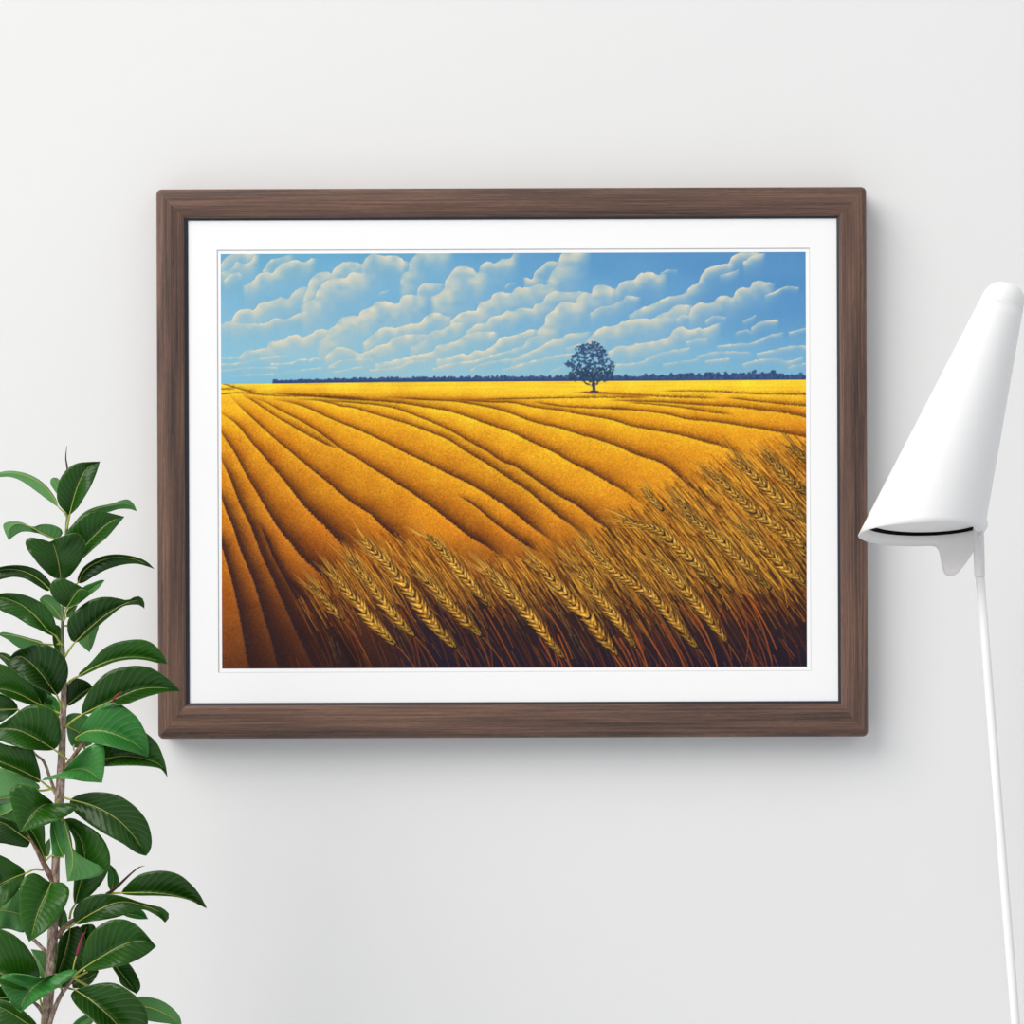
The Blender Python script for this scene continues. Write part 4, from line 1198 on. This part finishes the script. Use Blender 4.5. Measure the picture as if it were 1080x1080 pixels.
 dict(k='top', z=(12, 30, 4), M=[(54,931),(50,940),(44,952.5),(38,968.5),(34,985),(30.7,993.5)], A=[(49,928),(40,922),(34,920.8),(26,925),(21,935),(20,950),(21.7,968),(25,980.5)], B=[(59,930.5),(66,931),(72,936),(73,943),(69,955),(62,967),(52,978.5),(40,987.5)], p=[(58,941),(56.5,933)]),
 dict(k='top', z=(4, 10, 8), M=[(40,1038),(28,1036),(15,1033),(0,1026.5),(-10,1022)], A=[(42,1032),(41,1022),(36,1010),(28,998),(18,988.3),(8,982.5),(-8,979)], B=[(34,1043),(22,1044),(5,1040),(-8,1033)], p=[(46,1068),(42,1052)]),
 dict(k='new', z=(14, 32, 2), M=[(60,1027.5),(45,1034),(34,1042.5),(27,1050.5),(23,1059),(21.5,1068.4)], A=[(52,1029),(42,1032),(36,1030),(25,1028),(10,1027),(0,1030.5),(0,1038),(8,1052),(15,1062)], B=[(66,1024.5),(73,1022.5),(82,1024),(73,1033),(58,1043),(43,1053),(30,1061.5)], p=[(66,1047),(64,1040),(62,1033)]),
 dict(k='top', z=(8, 12, 6), M=[(42,1088),(20,1073.5),(5,1064.5),(-9,1059)], A=[(37,1078),(25,1066.5),(12,1058),(-7,1053.5)], B=[(38,1097),(15,1096),(-7,1088)], p=[(46,1070),(45,1079)]),
 dict(k='top', z=(0, 2, 0), M=[(16,1051.5),(4,1052.3),(-10,1053)], A=[(11,1047),(2,1041),(-7,1038)], B=[(12,1055.5),(2,1058.5),(-7,1060)]),
 dict(k='und', z=(-8, -16, 0), M=[(50,1034),(42,1016),(32.5,1001)], A=[(43,1031),(38,1016)], B=[(50,1016),(48,1004.5),(40,1002)]),
 dict(k='top', z=(-6, -10, 2), M=[(74,979),(72,992),(67,1010),(62,1025),(58,1042)], A=[(67.5,985),(62,993),(60,1010),(57.5,1030)], B=[(83,977),(90,990),(92,1010),(85,1030),(70,1041)]),
 dict(k='top', z=(-8, -14, 0), M=[(90,1001),(88.5,986),(93,974.5)], A=[(84,992),(82,982.5),(87,976)], B=[(96,990),(101,980),(98,975)]),
 dict(k='top', z=(14, 16, 7), M=[(87,1022),(97,1015.3),(110,1007.3),(122,1000),(135,994.5),(147,992.3),(157,994),(164.6,998.3)], A=[(86,1016),(88.5,1004),(92,990),(100,980),(108,974),(118,970),(130,969.5),(140,973),(150,981),(158,990.3)], B=[(91,1023.5),(102,1023.3),(117,1020.3),(130,1018),(145,1012.3),(157,1005)], p=[(77.5,1032),(82,1026)]),
 dict(k='top', z=(-4, -6, 0), M=[(76,1037),(90,1033),(104,1024.5)], A=[(80,1030),(92,1023),(102,1022)], B=[(77,1042),(88,1041.3),(97,1036.3)]),
 dict(k='top', z=(-4, -6, 2), M=[(116,1012),(130,1029),(144,1048)], A=[(118,1019),(125,1030),(128,1038)], B=[(134,1015),(143,1026),(148,1038),(147.3,1044)]),
 dict(k='top', z=(18, 26, 8), M=[(79,1044),(90,1050.5),(100,1058.3),(112,1068.5),(123,1080),(142,1106)], A=[(86,1041.5),(95,1039),(108,1036.5),(120,1036.7),(132,1042),(145,1052),(153,1062),(156,1073),(155,1086),(149,1099)], B=[(74.5,1049),(77,1056),(85,1065.5),(95,1074),(103,1081),(115,1092),(130,1102)], p=[(70.5,1041.5),(74.5,1043)]),
 dict(k='und', z=(0, -4, 2), M=[(136,1060),(148,1061),(160,1063.3),(172,1068),(183,1074.3),(192,1084)], A=[(140,1053),(148,1051),(160,1052),(172,1056),(183,1064),(190,1073)], B=[(142,1070),(152,1075.5),(165,1078),(180,1080),(188,1083)]),
 dict(k='new', z=(4, 4, 0), M=[(74,1088),(86,1078.5),(98,1071)], A=[(77,1080),(84,1073.5),(93,1070)], B=[(84,1088),(93,1083),(99,1076)]),
 dict(k='top', z=(10, 6, 7), M=[(127.5,941.8),(145,941.5),(160,941.7),(178,943.5),(195,947.3),(208,952),(218,957.5)], A=[(129,939),(137,930),(147,922.5),(160,919),(175,918.5),(190,923),(203,934),(211,944)], B=[(132,943.2),(145,944.2),(165,944.3),(185,945.5),(200,949),(210,953.8)], p=[(112,943.5),(120,942)]),
 dict(k='new', z=(-2, -8, 0), M=[(117.5,941),(119.5,926),(115.5,911)], A=[(114,934),(113.5,922)], B=[(124,936),(126,930),(121.5,917)]),
 dict(k='top', z=(14, 22, 5), M=[(79,974.3),(95,964.5),(108,957.5),(120,952.7),(132,951),(145,953.5),(158,957.3),(168,961.5),(174.4,973)], A=[(77.5,970),(77.3,962),(82,953),(92,946),(105,943),(118,943.5),(132,946.5),(145,951),(160,955),(170,957),(178,963.5),(178.5,967.5)], B=[(84,974.8),(95,971.8),(110,970),(125,967),(140,962),(152,959.5),(163,964.5),(170,968.5)], p=[(69,979.5),(74,977)]),
 dict(k='new', z=(2, 4, 0), M=[(128,963),(143,965.3),(156,969)], A=[(132,960.5),(146,958.5),(152,962)], B=[(133,966.5),(145,969)]),
 dict(k='und', z=(-4, -8, 0), M=[(64,980),(67,968),(67,957)], A=[(61,976),(62.5,965)], B=[(71,976),(70.5,965)]),
]
NV, NU = 26, 6


def nearest_on_branches(x, y):
    best = None
    for key, R in BR.items():
        for r in R:
            dd = (r[0]-x)**2 + (r[1]-y-4)**2
            if best is None or dd < best[0]:
                best = (dd, r)
    return best[1]


def build_leaf(L):
    M = cr(L['M'], NV)
    base, tip = np.array(L['M'][0], float), np.array(L['M'][-1], float)
    EA = cr([tuple(base)] + L['A'] + [tuple(tip)], NV)
    EB = cr([tuple(base)] + L['B'] + [tuple(tip)], NV)
    z0, z1, arch = L['z']
    tt = np.linspace(0, 1, NV)
    zm = z0 + (z1 - z0)*tt + arch*4*tt*(1 - tt)
    wa = np.linalg.norm(EA - M, axis=1); wb = np.linalg.norm(EB - M, axis=1)
    Wf = 1.06*np.maximum(wa, wb)
    sgn = -0.75 if L['k'] == 'und' else 0.75
    za = zm + sgn*np.sqrt(np.maximum(Wf**2 - wa**2, 0))
    zb = zm + sgn*np.sqrt(np.maximum(Wf**2 - wb**2, 0))
    verts, uvs, faces = [], [], []
    for i in range(NV):
        for j in range(-NU, NU + 1):
            s = abs(j)/NU
            E, ze, w = (EA[i], za[i], wa[i]) if j < 0 else (EB[i], zb[i], wb[i])
            x = M[i]*(1 - s) + E*s
            # each half is softly domed
            z = zm[i]*(1 - s) + ze*s + (0.30 if sgn > 0 else -0.1)*Wf[i]*s*(1 - s)
            z += 0.35*math.sin(tt[i]*60 + s*3)*min(1.0, w/12.0)*s
            verts.append(pp(x[0], x[1], z))
            uvs.append((j/NU, tt[i]))
    n = 2*NU + 1
    for i in range(NV - 1):
        for j in range(n - 1):
            faces.append((i*n + j, i*n + j + 1, (i+1)*n + j + 1, (i+1)*n + j))
    face_mat = {'top': (M_LEAF, M_UNDER), 'und': (M_UNDER, M_LEAF), 'new': (M_FRESH, M_UNDER)}[L['k']]
    o = mesh_obj('leaf', verts, faces, list(face_mat), plant, local=False, uvs=uvs)
    # outside of the sheet towards the viewer
    tot = sum((p.normal.y * p.area) for p in o.data.polygons)
    if tot > 0:
        o.data.flip_normals()
    sd = o.modifiers.new('Thickness', 'SOLIDIFY')
    sd.thickness = 0.0005
    sd.offset = -1
    sd.material_offset = 1
    # stalk and midrib in one pale rib
    if 'p' in L:
        pts = [(x, y, z0*(0.3 + 0.35*i)) for i, (x, y) in enumerate(L['p'])]
    else:
        r = nearest_on_branches(base[0], base[1])
        pts = [(r[0], r[1], r[2]), ((r[0] + base[0])/2, (r[1] + base[1])/2 + 1.0, min(r[2], z0) - 3)]
    rib = [(M[i][0], M[i][1], zm[i] + 0.35) for i in range(0, NV - 2, 2)]
    pts = pts + rib
    R = cr(pts, 36)
    npet = np.linalg.norm(np.diff(np.array(pts), axis=0), axis=1)
    fr = npet[:len(pts) - len(rib)].sum() / npet.sum()
    rad = []
    for q in np.linspace(0, 1, 36):
        if q < fr:
            rad.append(1.35 - 0.35*q/max(fr, 1e-3))
        else:
            rad.append(0.80 - 0.64*((q - fr)/(1 - fr))**0.6)
    big = min(1.0, np.max(Wf)/20.0 + 0.25)
    v, f = tube([pp(*r) for r in R], [a*PK*big for a in rad], 8)
    mesh_obj('leaf_stalk', v, f, M_STALK, o, local=False)

for L in LEAVES:
    build_leaf(L)


def sheath(pts, m, label):
    R = cr(pts, 16)
    v, f = tube([pp(r[0], r[1], r[2]) for r in R], [max(r[3], .15)*PK for r in R], 10)
    mesh_obj('bud_sheath', v, f, m, plant, local=False, label=label)

sheath([(71.6, 544, 0, 1.0), (72, 520, 0, 1.1), (71, 494, -1, 1.0), (69.4, 483, -1, .7), (70.5, 470, -1, .2)], M_SHEATHD, 'dark red pointed leaf bud at the very top')
sheath([(112, 943, 6, 1.5), (119, 939, 7, 1.6), (128, 931, 8, 1.4), (138, 921.5, 8, 1.0), (147, 914.5, 8, .6), (153, 913, 8, .15)], M_SHEATHD, 'dark red pointed leaf bud beside the lowest right leaf')
sheath([(116, 748, 10, 1.0), (118.5, 741, 22, 1.1), (122, 734.5, 24, 1.0), (126, 731, 24, .7), (129.5, 729.5, 24, .2)], M_SHEATH, 'pink leaf bud')
sheath([(76.5, 1033, 15, .8), (77.5, 1020, 16, .7), (80.8, 1007, 17, .8)], M_STALK, 'pale green bud stalk')
sheath([(80.5, 1008, 17, .9), (83, 1000, 18, 1.3), (85.5, 992, 18, 1.2), (88, 985.5, 18, .8), (90.8, 982.5, 18, .2)], M_SHEATH, 'pink leaf bud')
sheath([(78, 792, 8, .7), (77.5, 788, 9, 1.0), (78.5, 785, 9, .3)], M_STALK, 'small yellow green bud')

# ------------------------------------------------------------------ light
world = bpy.data.worlds.new('room_light')
S.world = world
world.use_nodes = True
wt = world.node_tree
bg = wt.nodes['Background']
tcw = wt.nodes.new('ShaderNodeTexCoord')
sp = wt.nodes.new('ShaderNodeSeparateXYZ')
wt.links.new(tcw.outputs['Generated'], sp.inputs[0])
mr = wt.nodes.new('ShaderNodeMapRange')
mr.inputs['From Min'].default_value = -0.35
mr.inputs['From Max'].default_value = 0.75
wt.links.new(sp.outputs['Z'], mr.inputs['Value'])
rw = wt.nodes.new('ShaderNodeValToRGB')
rw.color_ramp.elements[0].color = (0.55, 0.575, 0.615, 1)
rw.color_ramp.elements[1].color = (0.87, 0.874, 0.886, 1)
wt.links.new(mr.outputs[0], rw.inputs['Fac'])
wt.links.new(rw.outputs['Color'], bg.inputs['Color'])
bg.inputs['Strength'].default_value = 0.80


def area(name, loc, target, w, h, power, col):
    d = bpy.data.lights.new(name, 'AREA')
    d.shape = 'RECTANGLE'
    d.size, d.size_y = w, h
    d.energy = power
    d.color = col
    o = bpy.data.objects.new(name, d)
    COL.objects.link(o)
    o.location = loc
    o.rotation_euler = (Vector(target) - Vector(loc)).to_track_quat('-Z', 'Y').to_euler()
    return o

area('window_light', (-5.0, -5.4, 6.0), (0, 0, 1.05), 6.6, 6.6, 655, (1.0, 0.968, 0.93))

# ------------------------------------------------------------------ camera
cam = bpy.data.cameras.new('camera')
cam.sensor_width = 36
cam.lens = 36 * 2.6 / 1.08
cam.clip_start = 0.05
co_ = bpy.data.objects.new('camera', cam)
COL.objects.link(co_)
co_.location = (0, -DCAM, ZC)
co_.rotation_euler = (PI/2, 0, 0)
S.camera = co_
S.view_settings.view_transform = 'Standard'
S.view_settings.look = 'None'
S.view_settings.gamma = 1
S.view_settings.exposure = 0.0
S.view_settings.use_curve_mapping = False
